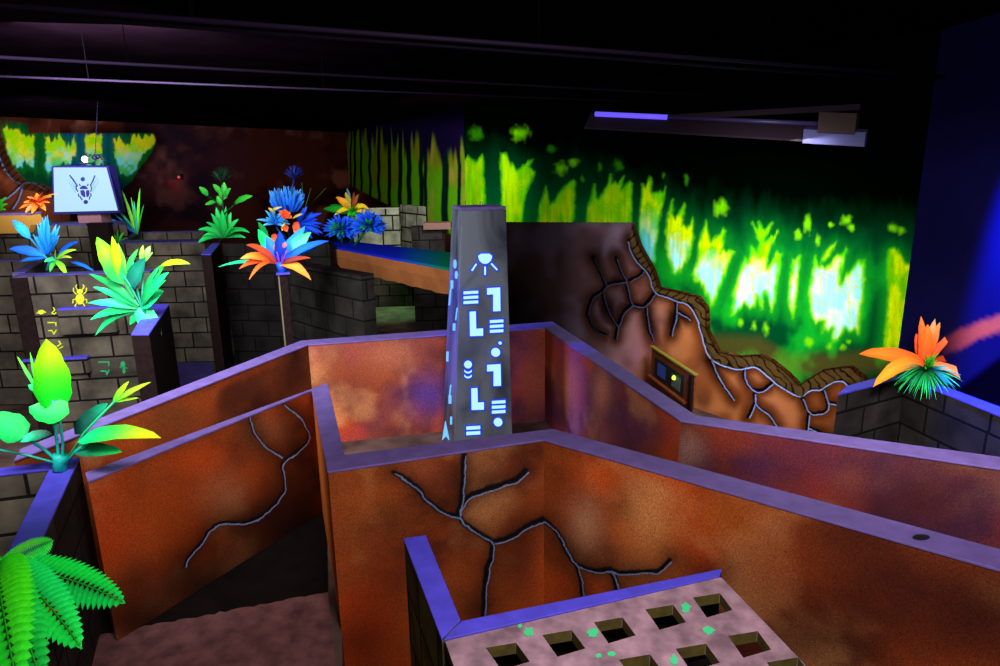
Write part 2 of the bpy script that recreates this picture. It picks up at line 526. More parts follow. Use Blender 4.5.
def paint_left(px, py, u, z):
    wall = rock_tone(px, py, 44, lin('#6a3a30'), lin('#401a12'), lin('#200c09'))
    wall = mixc(wall, lin('#2a2038'), sstep(90, 30, np.hypot(px - 185, py - 165)) * .35)
    bg = mixc(lin('#04361a'), lin('#0a1880'), sstep(40, 85, px) * sstep(140, 85, px) * .7)  # blue light from the sign lamp painted into the trunk colour
    jx = px + (fbm(px / 4, py / 5, 21) - .5) * 4
    jy = py + (vnoise(px / 2.2, py / 20, 5) - .5) * 9
    sd = np.full(px.shape, 1e9)
    for g in LGAPS: sd = np.minimum(sd, poly_sd(jx, jy, g))
    yel = mixc(lin('#90cc00'), lin('#ccc818'), sstep(.35, .65, fbm(px / 7, py / 7, 19)))
    low = mixc(lin('#58c8e0'), lin('#20b060'), sstep(.4, .6, fbm(px / 6, py / 6, 29)))
    br = mixc(yel, low, sstep(146, 168, py + (fbm(px / 5, py / 5, 2) - .5) * 22) * .9)
    C = mixc(bg, br, sstep(1.2, -1.6, sd))
    C = mixc(C, lin('#0b6a1c'), sstep(9, 1, sd) * (sd > 0) * .5)
    region = [(2, 118), (28, 124), (28, 133.5), (153, 133.5), (156, 141), (150, 156), (141, 166), (132, 181), (122, 190), (118, 214), (58, 210), (-5, 205)]
    sr = poly_sd(px, py, region)
    wall = wall * (1 - .7 * sstep(14, 0, sr) * (px > 60))[:, None]
    C = mixc(wall, C, sstep(1, -.8, sr) * sstep(116, 128, py))
    # rounded rock edge painted at the far left
    s = poly_sd(px, py, LROCK)
    rk = rock_tone(px, py, 47, lin('#a8562f'), lin('#7a3a22'), lin('#4a2014'))
    rk, _ = cracks(rk, px, py, [LROCK_IN, [(22, 183), (20, 196), (12, 208)], [(22, 183), (10, 196), (-8, 204)]], core=.8, halo=4, hi=.5, off=(.7, .8), wob=.5)
    inner = seg_dist(px, py, LROCK_IN)
    band = (s < 0) & (s > -9) & (px < 62)
    rk = mixc(rk, lin('#2e1c12'), band * .8)
    rk = np.where((band & (np.mod(px * .8 + py * .9, 7) < 1.2))[:, None], rk * .2, rk)
    return mixc(C, rk, sstep(.6, -.6, s))


R_OUT = [(500, 222), (632, 222.5), (639.5, 245), (653, 269), (659, 287), (680, 291.5), (698, 296), (707, 308), (707.5, 330), (718, 351), (739, 355.6),
         (760, 354), (772, 360), (787, 372), (799, 384), (808, 378), (823, 369), (850, 365.5), (862, 375), (872, 384)]
R_IN = [(630, 240), (632, 249.5), (641, 264.5), (650, 272), (654.5, 291.5), (668, 295.5), (675.5, 299), (692, 303.5), (699.5, 320), (704, 338), (711, 360),
        (739, 369), (750, 366), (760, 366), (772, 378), (784, 387), (802, 397.5), (811, 388), (823, 388.6), (828, 384), (841, 378), (850, 384), (862, 396)]
R_CR = [zm(500, 200, 3.33, q) for q in (
    [(385, 190), (400, 235), (420, 270), (430, 320), (440, 345)], [(440, 345), (475, 355), (490, 340), (515, 305)], [(470, 215), (480, 225), (465, 250), (430, 265)],
    [(342, 300), (352, 282), (385, 272), (418, 268)], [(342, 300), (348, 345), (372, 392), (392, 418)], [(392, 418), (405, 378), (440, 345)], [(292, 380), (300, 325), (342, 300)],
    [(292, 380), (310, 430), (350, 450)], [(392, 418), (385, 460)], [(486, 352), (490, 410), (508, 465)], [(585, 330), (585, 380), (570, 450)], [(590, 370), (630, 395)],
    [(310, 190), (335, 240), (352, 282)])] + [zm(640, 240, 3.33, q) for q in (
    [(235, 400), (260, 460), (310, 530)], [(345, 420), (345, 460), (380, 510), (440, 480), (440, 460)],
    [(380, 510), (380, 545), (430, 580), (455, 620)], [(380, 545), (360, 590)],
    [(540, 525), (560, 580), (620, 575), (625, 540), (610, 495)], [(625, 540), (665, 548)], [(555, 620), (600, 640)], [(560, 580), (555, 640)])]


def paint_rock(px, py, u, z):
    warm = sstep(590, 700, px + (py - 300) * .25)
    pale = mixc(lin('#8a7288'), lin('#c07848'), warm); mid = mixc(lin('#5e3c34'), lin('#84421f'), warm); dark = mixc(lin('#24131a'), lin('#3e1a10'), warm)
    n = fbm(px / 44, py / 40, 71, 3)
    C = dark * (1 - sstep(.2, .5, n))[:, None] + mid * sstep(.2, .5, n)[:, None]
    C, d = cracks(C, px, py, R_CR, core=1.45, halo=9, hi=np.interp(px, [600, 660, 720], [.06, .22, .75]), off=(1.4, 1.7), wob=1.2, hw=.55)
    lines = [R_IN]
    C, d2 = cracks(C, px, py, lines, core=1.6, halo=6, hi=np.interp(px, [625, 680, 720], [.4, .6, .95]), off=(-1.3, 1.7), wob=1.0, hw=.6)
    dd = np.minimum(d, d2)
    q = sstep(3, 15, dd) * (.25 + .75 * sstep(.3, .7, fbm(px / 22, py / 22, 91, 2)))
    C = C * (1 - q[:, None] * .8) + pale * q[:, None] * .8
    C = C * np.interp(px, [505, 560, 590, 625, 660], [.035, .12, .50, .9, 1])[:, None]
    # border of little stones between the two edge lines
    bp = R_OUT[1:] + R_IN[::-1]
    sb = poly_sd(px, py, bp)
    t = sstep(.8, -.8, sb)
    bc = mixc(lin('#5a4226'), lin('#8a6a38'), fbm(px / 6, py / 6, 15)) * .45
    lad = np.mod(px + np.interp(py, [222, 300, 384], [0, 60, 0]) * 1.3 + (vnoise(px / 6, py / 6, 3) - .5) * 6, 9) < 2
    bc = np.where(lad[:, None], bc * .12, bc)
    bc = bc * (1 - .9 * sstep(3.5, .5, seg_dist(px, py, R_OUT[1:])))[:, None]
    C = mixc(C, bc, t * (px > 628))
    return C


def orange_paint(seed, lines=(), base=1.0, hue=0.0, spots=(), core=1.9, hi=.5):
    def f(px, py, u, z):
        n = fbm(u * 1.5 + seed, z * 1.7 + seed * .3, seed, 5)
        C = mixc(lin('#4a1e10'), lin('#97471c'), sstep(.28, .62, n))
        C = mixc(C, lin('#c8561a'), sstep(.52, .74, fbm(u * 1.2 + 9, z * 1.5, seed + 3)) * .75)
        C = mixc(C, lin('#c04414'), sstep(.55, .75, fbm(u * 1.0 + 4, z * 1.1, seed + 21)) * .8)
        C = mixc(C, lin('#d8955a'), sstep(.58, .8, fbm(u * 1.9, z * 1.9 + 3, seed + 8)) * .6)
        C = mixc(C, lin('#5a3060'), hue * sstep(.35, .7, fbm(u * 1.1, z * 1.3 + 7, seed + 31)))
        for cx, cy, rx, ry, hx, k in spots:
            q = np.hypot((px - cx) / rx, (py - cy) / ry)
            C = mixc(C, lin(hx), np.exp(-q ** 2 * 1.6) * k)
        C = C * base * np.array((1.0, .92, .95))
        if lines:
            C, _ = cracks(C, px, py, list(lines), core=core * (1 + .5 * vnoise(px / 18, py / 18, 5)), halo=13, hi=hi, off=(core * .85 + .3, core * .85 + .7), hw=.7)
        sp = _hash(np.floor(px * 1.7), np.floor(py * 1.7), seed)
        return C * (.86 + .28 * sp)[:, None]
    return f


# ---- big shell -------------------------------------------------------
def struct(o):
    return tag(o, kind='structure')


struct(grid_wall('wall_back', P2, P3, 0, CEIL, 480, 0, paint_forest, zr=np.concatenate([[0, .15], np.linspace(.25, 4.1, 360), [CEIL]])).build('wall_back', M_MURAL))
struct(grid_wall('wall_side', P1, P2, 0, CEIL, 240, 0, paint_forest_side, zr=np.concatenate([[0, 1.0], np.linspace(1.2, 4.15, 130), [CEIL]])).build('wall_side', M_MURAL))
struct(grid_wall('wall_left', P0, P1, 0, CEIL, 460, 0, paint_left, zr=np.concatenate([[0, 1.0], np.linspace(1.3, 4.15, 190), [CEIL]])).build('wall_left', M_MURAL))


def paint_right(px, py, u, z):
    n = fbm(u * 1.3, z * 1.3, 5)
    C = mixc(lin('#0c0a30'), lin('#141244'), n)
    s = np.abs(py - (344 - (px - 950) * .42)) + (fbm(px / 20, py / 20, 3) - .5) * 8
    C = mixc(C, lin('#d85a30'), sstep(12, 5, s) * sstep(935, 985, px) * .9)
    e = (py - 352) + (px - 1000) * .75
    return mixc(C, lin('#04020a'), sstep(0, 10, e))


struct(grid_wall('wall_right', P3, P4, 0, CEIL, 150, 0, paint_right, zr=np.linspace(0, CEIL, 110)).build('wall_right', M_MURAL))

M_FLOOR = mat_plain('worn_brown_floor', (.105, .060, .050), .8, .15, noise=.5, nscale=3.5, bump=.3)
M_CEIL = mat_plain('black_ceiling', (.0035, .0014, .003), .95, .0, noise=.4, nscale=2)
mb = MB()
LOW = -.7
mb.prism([(-14, -2, LOW - .1), (9, -2, LOW - .1), (9, 24, LOW - .1), (-14, 24, LOW - .1)], (0, 0, .1))
struct(mb.build('floor', M_FLOOR))
mb = MB()
_c = [W(x, y, 1.2) for x, y in ((328, 471), (544, 439), (1100, 597))]
_c = [Vector((p.x, p.y, LOW)) for p in _c]
_in = Vector((0, .02, 0))
_e = W(345, 900, 0)
mb.prism([(-14, -2, LOW), (_e.x, -2, LOW), (_e.x, _e.y, LOW), _c[0] + _in, _c[1] + _in, _c[2] + _in, (9, _c[2].y, LOW), (9, 24, LOW), (-14, 24, LOW)], (0, 0, -LOW))
struct(mb.build('floor_upper', M_FLOOR))
mb = MB()
mb.prism([(-14, -2, CEIL), (9, -2, CEIL), (9, 24, CEIL), (-14, 24, CEIL)], (0, 0, .1))
struct(mb.build('ceiling', M_CEIL))


# ------------------------------------------------------------------ maze walls
def quad(pts, z):
    return [W(x, y, z) for x, y in pts]


CAPT = .016


def maze_wall(name, q, z, mat, capmat, label, cat='wall', group=None, paint=None, nu=0, nv=0, z0=0.0, over=.008, ends=None):
    """q: footprint near-a, near-b, far-b, far-a (points at height z). Painted near face when paint is given."""
    q = [Vector((p.x, p.y, 0)) for p in q]
    c = sum(q, Vector()) / 4
    group = group or {'maze_wall': 'orange maze walls', 'brick_wall': 'block walls of the maze'}.get(name)
    root = empty(name, (c.x, c.y, z0), label, cat, group)
    mb = MB()
    zt = z - CAPT
    if paint:
        us = np.linspace(0, 1, nu + 1); zs = np.linspace(z0, zt, nv + 1)
        U, Z = np.meshgrid(us, zs)
        a, b = q[0], q[1]
        V = np.stack([(a.x + (b.x - a.x) * U).ravel(), (a.y + (b.y - a.y) * U).ravel(), Z.ravel()], 1)
        px, py = proj(V)
        C = paint(px, py, U.ravel() * (b - a).length, Z.ravel())
        w = nu + 1
        F = [[j * w + i, j * w + i + 1, (j + 1) * w + i + 1, (j + 1) * w + i] for j in range(nv) for i in range(nu)]
        mb.add(V.tolist(), F, C.tolist())
        vs = [p + Vector((0, 0, z0)) for p in q] + [p + Vector((0, 0, zt)) for p in q]
        ec = ends or lin('#a04a1c')
        mb.add(vs, [[2, 3, 7, 6], [3, 2, 1, 0], [4, 5, 6, 7], [1, 2, 6, 5], [3, 0, 4, 7]], ec)
    else:
        mb.prism([p + Vector((0, 0, z0)) for p in q], (0, 0, zt - z0))
    mb.build('panel', mat, root)
    cp = MB()
    out = []
    for p in q:
        d = (p - c)
        out.append(p + Vector((0, 0, zt)))
    # overhang across the thickness only
    na = (q[0] - q[3]).normalized() * over; nb = (q[1] - q[2]).normalized() * over
    out = [out[0] + na, out[1] + nb, out[2] - nb, out[3] - na]
    cp.prism(out, (0, 0, CAPT))
    co = cp.build('cap', capmat, root)
    bv = co.modifiers.new('bevel', 'BEVEL'); bv.width = .004; bv.segments = 2
    return root


Z1 = 1.2
k7 = lambda q: zm(70, 370, 2.25, q)
k8 = lambda q: zm(320, 420, 2.5, q)
CR_W1 = [k7([(480, 75), (520, 105), (540, 150), (525, 175), (485, 200), (475, 215), (487, 260), (465, 300), (410, 345), (345, 342), (315, 355), (290, 395), (262, 425), (260, 440)]),
         k7([(403, 100), (410, 135), (440, 175), (475, 195)])]
CR_W3 = [k8([(185, 130), (240, 165), (270, 205), (310, 232), (345, 238), (360, 260), (400, 285), (432, 305), (430, 340), (415, 380), (408, 490)]),
         k8([(360, 85), (355, 180), (345, 235)]), k8([(515, 125), (490, 150), (440, 165), (395, 182), (365, 190), (352, 215), (345, 238)]),
         k8([(432, 305), (480, 292), (520, 262), (560, 246)])]
CR_W4 = [k8([(545, 246), (560, 250), (590, 275), (610, 310), (625, 345), (640, 362), (650, 395), (658, 440), (664, 480)]),
         k8([(640, 362), (690, 380), (725, 372), (745, 385), (800, 378), (845, 380), (872, 350)]), k8([(725, 372), (740, 400), (742, 425)])]

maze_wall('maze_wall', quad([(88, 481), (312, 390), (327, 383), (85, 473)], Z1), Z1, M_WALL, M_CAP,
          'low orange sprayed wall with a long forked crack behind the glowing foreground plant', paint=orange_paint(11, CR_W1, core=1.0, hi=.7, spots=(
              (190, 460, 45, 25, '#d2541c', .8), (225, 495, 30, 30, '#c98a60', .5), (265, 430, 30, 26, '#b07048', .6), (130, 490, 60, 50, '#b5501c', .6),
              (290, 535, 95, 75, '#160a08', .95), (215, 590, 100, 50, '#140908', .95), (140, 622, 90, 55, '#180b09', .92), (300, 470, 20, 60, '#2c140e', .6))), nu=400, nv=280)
maze_wall('maze_wall', quad([(312, 390), (328, 471), (344, 455), (327, 383)], Z1), Z1, M_WALL, M_CAP,
          'short orange cross wall seen nearly edge on, joining the two front walls', paint=orange_paint(5, spots=((322, 480, 40, 200, '#d87830', .8),)), nu=40, nv=120)
maze_wall('maze_wall', quad([(328, 471), (544, 439), (552, 429), (344, 455)], Z1), Z1, M_WALL, M_CAP,
          'low orange wall in the middle front with branching black and blue cracks', paint=orange_paint(17, CR_W3, spots=(
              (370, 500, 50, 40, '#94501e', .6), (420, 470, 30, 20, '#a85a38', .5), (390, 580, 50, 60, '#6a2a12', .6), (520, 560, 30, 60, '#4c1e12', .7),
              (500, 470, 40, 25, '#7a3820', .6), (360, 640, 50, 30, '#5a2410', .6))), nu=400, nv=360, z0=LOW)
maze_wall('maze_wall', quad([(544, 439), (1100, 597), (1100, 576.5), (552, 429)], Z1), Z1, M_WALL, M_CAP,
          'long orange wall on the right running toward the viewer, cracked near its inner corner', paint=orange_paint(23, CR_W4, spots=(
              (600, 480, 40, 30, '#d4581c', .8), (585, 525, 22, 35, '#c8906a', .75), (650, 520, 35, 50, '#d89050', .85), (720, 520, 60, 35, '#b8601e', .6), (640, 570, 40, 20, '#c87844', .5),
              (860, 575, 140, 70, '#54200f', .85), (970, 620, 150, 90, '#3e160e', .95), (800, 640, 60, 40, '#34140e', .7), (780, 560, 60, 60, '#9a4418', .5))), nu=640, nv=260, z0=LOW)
maze_wall('maze_wall', quad([(14, 460), (308, 344.5), (301, 340.6), (20, 449)], Z1), Z1, M_WALL, M_CAP,
          'low brown-orange wall behind the first left wall, rising toward its bend', paint=orange_paint(31, base=.8, spots=(
              (170, 420, 60, 20, '#8a4a20', .7), (250, 385, 30, 20, '#7a3c20', .5), (300, 375, 25, 30, '#4c2414', .6))), nu=300, nv=70)
maze_wall('maze_wall', quad([(308, 344.5), (545, 327.6), (552.5, 321.6), (301, 340.6)], Z1), Z1, M_WALL, M_CAP,
          'low reddish wall straight behind the glowing obelisk', paint=orange_paint(37, hue=.3, base=1.25, spots=(
              (390, 355, 30, 22, '#b06848', .7), (350, 390, 26, 28, '#5c2c28', .5), (430, 395, 26, 26, '#5a3c90', .85), (330, 360, 16, 26, '#7a4428', .6), (530, 380, 20, 40, '#a05038', .6))), nu=260, nv=90)  # violet spot holds wall paint and the obelisk's blue glow in its colour
maze_wall('maze_wall', quad([(545, 327.6), (680.5, 420), (695.5, 415.5), (552.5, 321.6)], Z1), Z1, M_WALL, M_CAP,
          'low red-brown wall slanting down from the obelisk bend toward the boulder mural', paint=orange_paint(41, hue=.5, base=1.2, spots=(
              (572, 385, 14, 34, '#c07048', .75), (602, 390, 12, 30, '#c87a5a', .8), (640, 430, 30, 25, '#5a2a50', .8), (557, 380, 8, 30, '#783828', .5))), nu=170, nv=100)
maze_wall('maze_wall', quad([(680.5, 420), (1100, 483), (1100, 470.6), (695.5, 415.5)], Z1), Z1, M_WALL, M_CAP,
          'long dark red wall in the far right lane, behind the front orange wall', paint=orange_paint(43, hue=.6, base=.47, spots=(
              (690, 450, 20, 20, '#b88878', .7), (760, 470, 30, 25, '#6a3060', .7), (850, 480, 25, 20, '#a85a40', .6), (920, 500, 60, 40, '#5c2420', .7))), nu=320, nv=90)

kn = MB(); _cap = [c for c in bpy.data.objects['maze_wall.003'].children if c.name.startswith('cap')][0]
kn.prism([W(921 + 9 * math.cos(t_ * .524), 537.5 + 3 * math.sin(t_ * .524), Z1) + Vector((0, 0, .0005)) for t_ in range(12)], (0, 0, .002)); kn.build('scuff', M_BLACK, _cap)

# pale floor of the left pocket, with a ragged dark strip along the wall foot
def floor_patch(name, pts, z, mat):
    mb = MB(); mb.prism([W(x, y, z) - Vector((0, 0, .006)) for x, y in pts], (0, 0, .006)); return struct(mb.build(name, mat))
M_PATCH = mat_plain('reddish_worn_carpet', (.15, .062, .062), .9, .1, noise=.45, nscale=7, bump=.4)
M_PATCHD = mat_plain('dark_floor_strip', (.006, .003, .003), .95, .1, noise=.4, nscale=6)
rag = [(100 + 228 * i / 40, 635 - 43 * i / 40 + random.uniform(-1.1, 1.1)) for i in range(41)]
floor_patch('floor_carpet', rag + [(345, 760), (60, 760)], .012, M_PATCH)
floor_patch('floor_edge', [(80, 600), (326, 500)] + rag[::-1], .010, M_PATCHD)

# near brick walls at the left edge
maze_wall('brick_wall', quad([(-35, 700), (79, 457), (54, 461.5), (-67, 700)], Z1), Z1, M_BRICKD, M_CAPB,
          'dark brick wall with a blue cap at the lower left, under the big fern', over=.006)
maze_wall('brick_wall', quad([(-40, 479), (50.5, 468.5), (54, 461.5), (-40, 473)], Z1), Z1, M_BRICK, M_CAPB,
          'brick wall stub with a blue cap at the left edge behind the glowing foreground plant', over=.004)

# perforated roof slab and its rim walls
maze_wall('brick_wall', quad([(442, 638), (404, 538), (425, 535), (460, 620)], Z1), Z1, M_BRICKY, M_CAPB,
          'narrow ochre brick wall with a bright blue cap left of the perforated slab', over=.004, z0=LOW)
maze_wall('brick_wall', quad([(444, 639.5), (720, 576), (722, 568.5), (462, 620.5)], Z1), Z1, M_BRICKD, M_CAPB,
          'low wall whose blue cap edges the far side of the perforated slab', over=0, z0=LOW)


def slab():
    top = [W(x, y, Z1 - .004) for x, y in [(445, 641), (721, 577), (890, 752), (474, 725)]]
    ctr = sum(top, Vector()) / 4
    th = .055
    root = empty('perforated_slab', (ctr.x, ctr.y, Z1 - th), 'mauve horizontal slab with rows of square holes in the lower foreground', 'slab')
    mb = MB(); mb.prism([p - Vector((0, 0, th)) for p in top], (0, 0, th))
    o = mb.build('deck', [bpy.data.materials['mauve_deck'], bpy.data.materials['ochre_hole_side']], root)
    holes = [(508, 655), (564, 642), (615, 629), (666, 616), (713, 604), (642, 667), (698, 656), (750, 643), (583, 682), (795, 630), (527, 700), (735, 684), (790, 670), (680, 702)]
    cut = MB()
    for i, (x, y) in enumerate(holes):
        s = 1 + (y - 604) / 420
        ring = [W(x + dx * s, y + dy * s, Z1) for dx, dy in ((-20, -7.5), (7, -12), (19.5, 5), (-6, 12.5))]
        if i == 9: continue
        cut.prism([p - Vector((0, 0, .3)) for p in ring], (0, 0, .5))
    co = cut.build('cutter', M_POST, root)
    bm_ = o.modifiers.new('holes', 'BOOLEAN'); bm_.object = co; bm_.operation = 'DIFFERENCE'; bm_.solver = 'EXACT'
    bpy.context.view_layer.update()
    dg = bpy.context.evaluated_depsgraph_get()
    me = bpy.data.meshes.new_from_object(o.evaluated_get(dg))
    o.modifiers.clear()
    o.data = me
    bpy.data.objects.remove(co)
    me.materials.clear(); me.materials.append(bpy.data.materials['mauve_deck']); me.materials.append(bpy.data.materials['ochre_hole_side'])
    for p in me.polygons:
        p.material_index = 1 if abs(p.normal.z) < .5 else 0
    bv = o.modifiers.new('bevel', 'BEVEL'); bv.width = .006; bv.segments = 2; bv.limit_method = 'ANGLE'; bv.material = 0
    # splats of green paint
    for i, (x, y, r) in enumerate([(529, 632, 7), (593, 633, 6), (686, 607, 7.5), (709, 631, 6), (598, 656, 4), (612, 654, 4), (674, 661, 8), (520, 626, 3)]):
        sp = MB(); pts = []
        for k in range(14):
            a = 2 * math.pi * k / 14; q = r * random.uniform(.55, 1.15)
            pts.append(W(x + q * math.cos(a) * (1.1 if i % 2 else .8), y + q * .75 * math.sin(a), Z1 - .003))
        sp.prism(pts, (0, 0, .002)); sp.build('paint_splat', bpy.data.materials['green_splat'], root)


mat_plain('mauve_deck', (.235, .135, .175), .7, .25, noise=.45, nscale=11, bump=.25)
mat_plain('ochre_hole_side', (.075, .055, .012), .8, .15, noise=.3, nscale=20)
mat_plain('green_splat', (.05, .5, .2), .6, .2)
slab()

# ------------------------------------------------------------------ the brick maze on the left
Z2 = 2.0


def brick_line(name, p0, p1, z, label, mat=None, cap=None, thick=.18, z0=0, over=.006, flip=False, cat='wall', group=None):
    a = W(p0[0], p0[1], z); b = W(p1[0], p1[1], z)
    n = Vector((-(b.y - a.y), b.x - a.x, 0)).normalized() * thick
    if n.y < 0: n = -n
    if flip: n = -n
    return maze_wall(name, [a, b, b + n, a + n], z, mat or M_BRICK, cap or M_CAPF, label, cat, group, z0=z0, over=over), a, b


bw, B_a, B_b = brick_line('brick_wall', (12, 276), (150, 271), Z2, 'tall grey block wall at left carrying the yellow beetle and painted glyphs')
# its dark corner post
pc = empty('corner_post', (0, 0, 0), 'dark vertical post at the left end of the glyph wall', 'post')
a = on_wall(11, 279, B_a, B_b); b = on_wall(28, 279, B_a, B_b)
n = Vector((B_b.y - B_a.y, -(B_b.x - B_a.x), 0)).normalized()
if n.y > 0: n = -n
pc.location = ((a.x + b.x) / 2, (a.y + b.y) / 2, 0)
mb = MB(); mb.prism([Vector((a.x, a.y, 0)) + n * .002, Vector((a.x, a.y, 0)) + n * .03, Vector((b.x, b.y, 0)) + n * .03, Vector((b.x, b.y, 0)) + n * .002], (0, 0, Z2 - CAPT - .005))
mb.build('shaft', M_POST, pc)
maze_wall('brick_wall', [W(12, 272.5, Z2), W(25, 272.0, Z2), W(44, 260.5, Z2), W(34, 260.5, Z2)], Z2, M_BRICK, M_CAPF,
          'short return wall whose blue cap slants under the turquoise plant', over=.003)
brick_line('brick_wall', (-40, 261), (43, 259.5), Z2, 'grey block wall at the far left edge beside the dark corner post', thick=.12)

# projecting blocks on the glyph wall
def wall_pt(x, y):
    return on_wall(x, y, B_a, B_b)
M_GY = mat_plain('yellow_glyph', (.55, .62, .02), .6, .2, noise=.3, nscale=40)
M_GG = mat_plain('green_glyph', (.02, .35, .12), .6, .2, noise=.3, nscale=40)
for (x0, y0, x1, y1, lab) in ((61, 309, 116, 333, 'projecting stone block with a blue top on the glyph wall, under the big green plant'),
                              (26, 360, 90, 374, 'lower stone ledge with a blue top on the glyph wall, behind the glowing leaf')):
    q = [wall_pt(x0, y0), wall_pt(x1, y0 - 3), wall_pt(x1 + 2, y1 - 2), wall_pt(x0 + 3, y1)]
    z1_, z0_ = q[0].z, q[3].z
    ring = [Vector((q[0].x, q[0].y, z0_)), Vector((q[1].x, q[1].y, z0_))]
    ring += [ring[1] + n * .09, ring[0] + n * .09]
    ring[0] += n * .001; ring[1] += n * .001
    root = empty('stone_ledge', (ring[0] + ring[1]) / 2, lab, 'ledge', 'ledges on the glyph wall')
    mb = MB(); mb.prism(ring, (0, 0, z1_ - z0_)); mb.build('block', M_BRICK, root)
    mb = MB(); mb.prism([p + Vector((0, 0, z1_ - z0_)) for p in ring], (0, 0, .02)); mb.build('cap', M_CAPB, root)


def decal(pts_list, mat, name, parent, fn, off=.004, nrm=None):
    mb = MB()
    for pts in pts_list:
        ring = [fn(x, y) + nrm * .001 for x, y in pts]
        mb.prism(ring, nrm * off)
    return mb.build(name, mat, parent)


def stroke(pts, w):
    out = []
    for (x0, y0), (x1, y1) in zip(pts[:-1], pts[1:]):
        dx, dy = x1 - x0, y1 - y0; L = math.hypot(dx, dy) or 1
        nx, ny = -dy / L * w / 2, dx / L * w / 2
        ex, ey = dx / L * w * .3, dy / L * w * .3
        out.append([(x0 + nx - ex, y0 + ny - ey), (x1 + nx + ex, y1 + ny + ey), (x1 - nx + ex, y1 - ny + ey), (x0 - nx - ex, y0 - ny - ey)])
    return out


def disc(cx, cy, rx, ry=None, n=18, a0=0, a1=360):
    ry = ry or rx
    full = a1 - a0 >= 360
    k = n if full else n + 1
    return [(cx + rx * math.cos(math.radians(a0 + (a1 - a0) * i / n)), cy + ry * math.sin(math.radians(a0 + (a1 - a0) * i / n))) for i in range(k)]


beetle = [disc(80, 299, 4.3, 5.2), disc(80, 291.5, 3.2, 2.4)]
for sx in (-1, 1):
    beetle += stroke([(80 + sx * 2.5, 289.5), (80 + sx * 4.4, 286.5), (80 + sx * 3.2, 284.8)], .9)
    beetle += stroke([(80 + sx * 3.5, 294), (80 + sx * 6.3, 291.5), (80 + sx * 6.6, 288)], .9)
    beetle += stroke([(80 + sx * 4, 299), (80 + sx * 6.8, 299.5), (80 + sx * 7, 303)], .9)
    beetle += stroke([(80 + sx * 3, 303), (80 + sx * 4.6, 305.5), (80 + sx * 4, 308)], .9)
bwp = [c for c in bw.children if c.name.startswith('panel')][0]
decal(beetle, M_GY, 'beetle_emblem', bwp, wall_pt, nrm=n)
for pts in (([disc(41.5, 312, 3.6, 2.2)] + stroke([(37, 313), (46, 312)], 1)), stroke([(53.5, 307.5), (55, 310), (52, 313), (54.5, 314), (56, 312.5)], 1.1),
            stroke([(48, 322.5), (56, 322.5), (56, 325.5)], 1.1), stroke([(48.5, 330.5), (52, 330.5), (54, 334), (56.5, 330)], 1.1),
            stroke([(57.5, 346), (61, 344), (59, 341)], 1.1) + stroke([(59, 348.5), (63, 346.5)], 1)):
    decal(pts, M_GY, 'yellow_glyph', bwp, wall_pt, nrm=n)
for pts in ([disc(78.5, 369.5, 3.0, 3.4)] + stroke([(74, 369), (83, 371)], 1), stroke([(99, 362), (109, 362), (109, 365.5)], 1.2),
            stroke([(101, 371), (106, 371), (107, 374.5), (109, 370)], 1.2), [disc(123, 364.5, 2.4, 3.6), disc(124, 370.5, 1.5, 3)] + stroke([(120, 367), (127, 368)], .8),
            stroke([(65, 366), (68, 366)], 1) + stroke([(65, 369), (68, 369)], 1) + stroke([(65, 372), (68, 372)], 1)):
    decal(pts, M_GG, 'green_glyph', bwp, wall_pt, nrm=n)

# post under the big green plant
ZC = 1.68
maze_wall('brick_post', [W(131, 334, ZC), W(149, 334, ZC), W(169, 304, ZC), W(149, 304, ZC)], ZC, M_POST, M_CAPB,
          'dark wall end with a blue cap carrying the big green broad-leaved plant', 'post', over=.004)

# walled well behind, D
maze_wall('brick_wall', [W(117, 243, Z2), W(204, 241.5, Z2), W(204, 239, Z2), W(120, 240, Z2)], Z2, M_BRICK, M_CAPF,
          'block wall left of centre back, front of a box of walls, with a blue floor panel at its foot', over=.003)
maze_wall('brick_wall', [W(120, 240, Z2), W(127, 240, Z2), W(140, 232.5, Z2), W(134, 232.5, Z2)], Z2, M_BRICK, M_CAPF,
          'short slanting side wall of the walled box, under the spider plant', over=0)
brick_line('brick_wall', (133, 232.5), (204, 231), Z2, 'rear block wall of the walled box, below the red light', over=.003)
maze_wall('brick_wall', [W(201, 254, Z2), W(211, 254, Z2), W(220, 243, Z2), W(212, 243, Z2)], Z2, M_POST, M_CAPB,
          'dark wall end with a bright blue cap below the tall green bush', over=.003)  # shade on this wall's side is put into its dark colour
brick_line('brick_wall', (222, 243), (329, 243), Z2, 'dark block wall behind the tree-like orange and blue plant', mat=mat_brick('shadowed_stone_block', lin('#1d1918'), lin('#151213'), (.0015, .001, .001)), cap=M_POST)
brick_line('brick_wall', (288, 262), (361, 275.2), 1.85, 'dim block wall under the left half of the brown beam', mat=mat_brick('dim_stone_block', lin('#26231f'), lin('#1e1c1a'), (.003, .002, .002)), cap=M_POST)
maze_wall('brick_wall', [W(-40, 226, 2.25), W(126, 224, 2.25), W(126, 220.5, 2.25), W(-40, 222, 2.25)], 2.25, M_BRICK, M_CAPF,
          'back block wall carrying the lit scarab sign')
pp = empty('wall_post', P(107, 270, 10.3) * 1, 'dark flat post below the lit scarab sign', 'post')
pp.location.z = 0
mb = MB(); mb.box((pp.location.x, pp.location.y, 0), .32, .12, 2.32); mb.build('shaft', M_POST, pp)
mb = MB(); mb.box((pp.location.x, pp.location.y, 2.32), .34, .14, .03); mb.build('cap', M_POST, pp)

# blue panel on the floor
mb = MB(); mb.prism([W(x, y, .0) for x, y in [(168, 392), (216, 388), (213, 364), (171, 364)]], (0, 0, .03))
tag(mb.build('floor_panel', M_CAPF), 'flat blue panel lying on the floor below the walled box', 'panel')

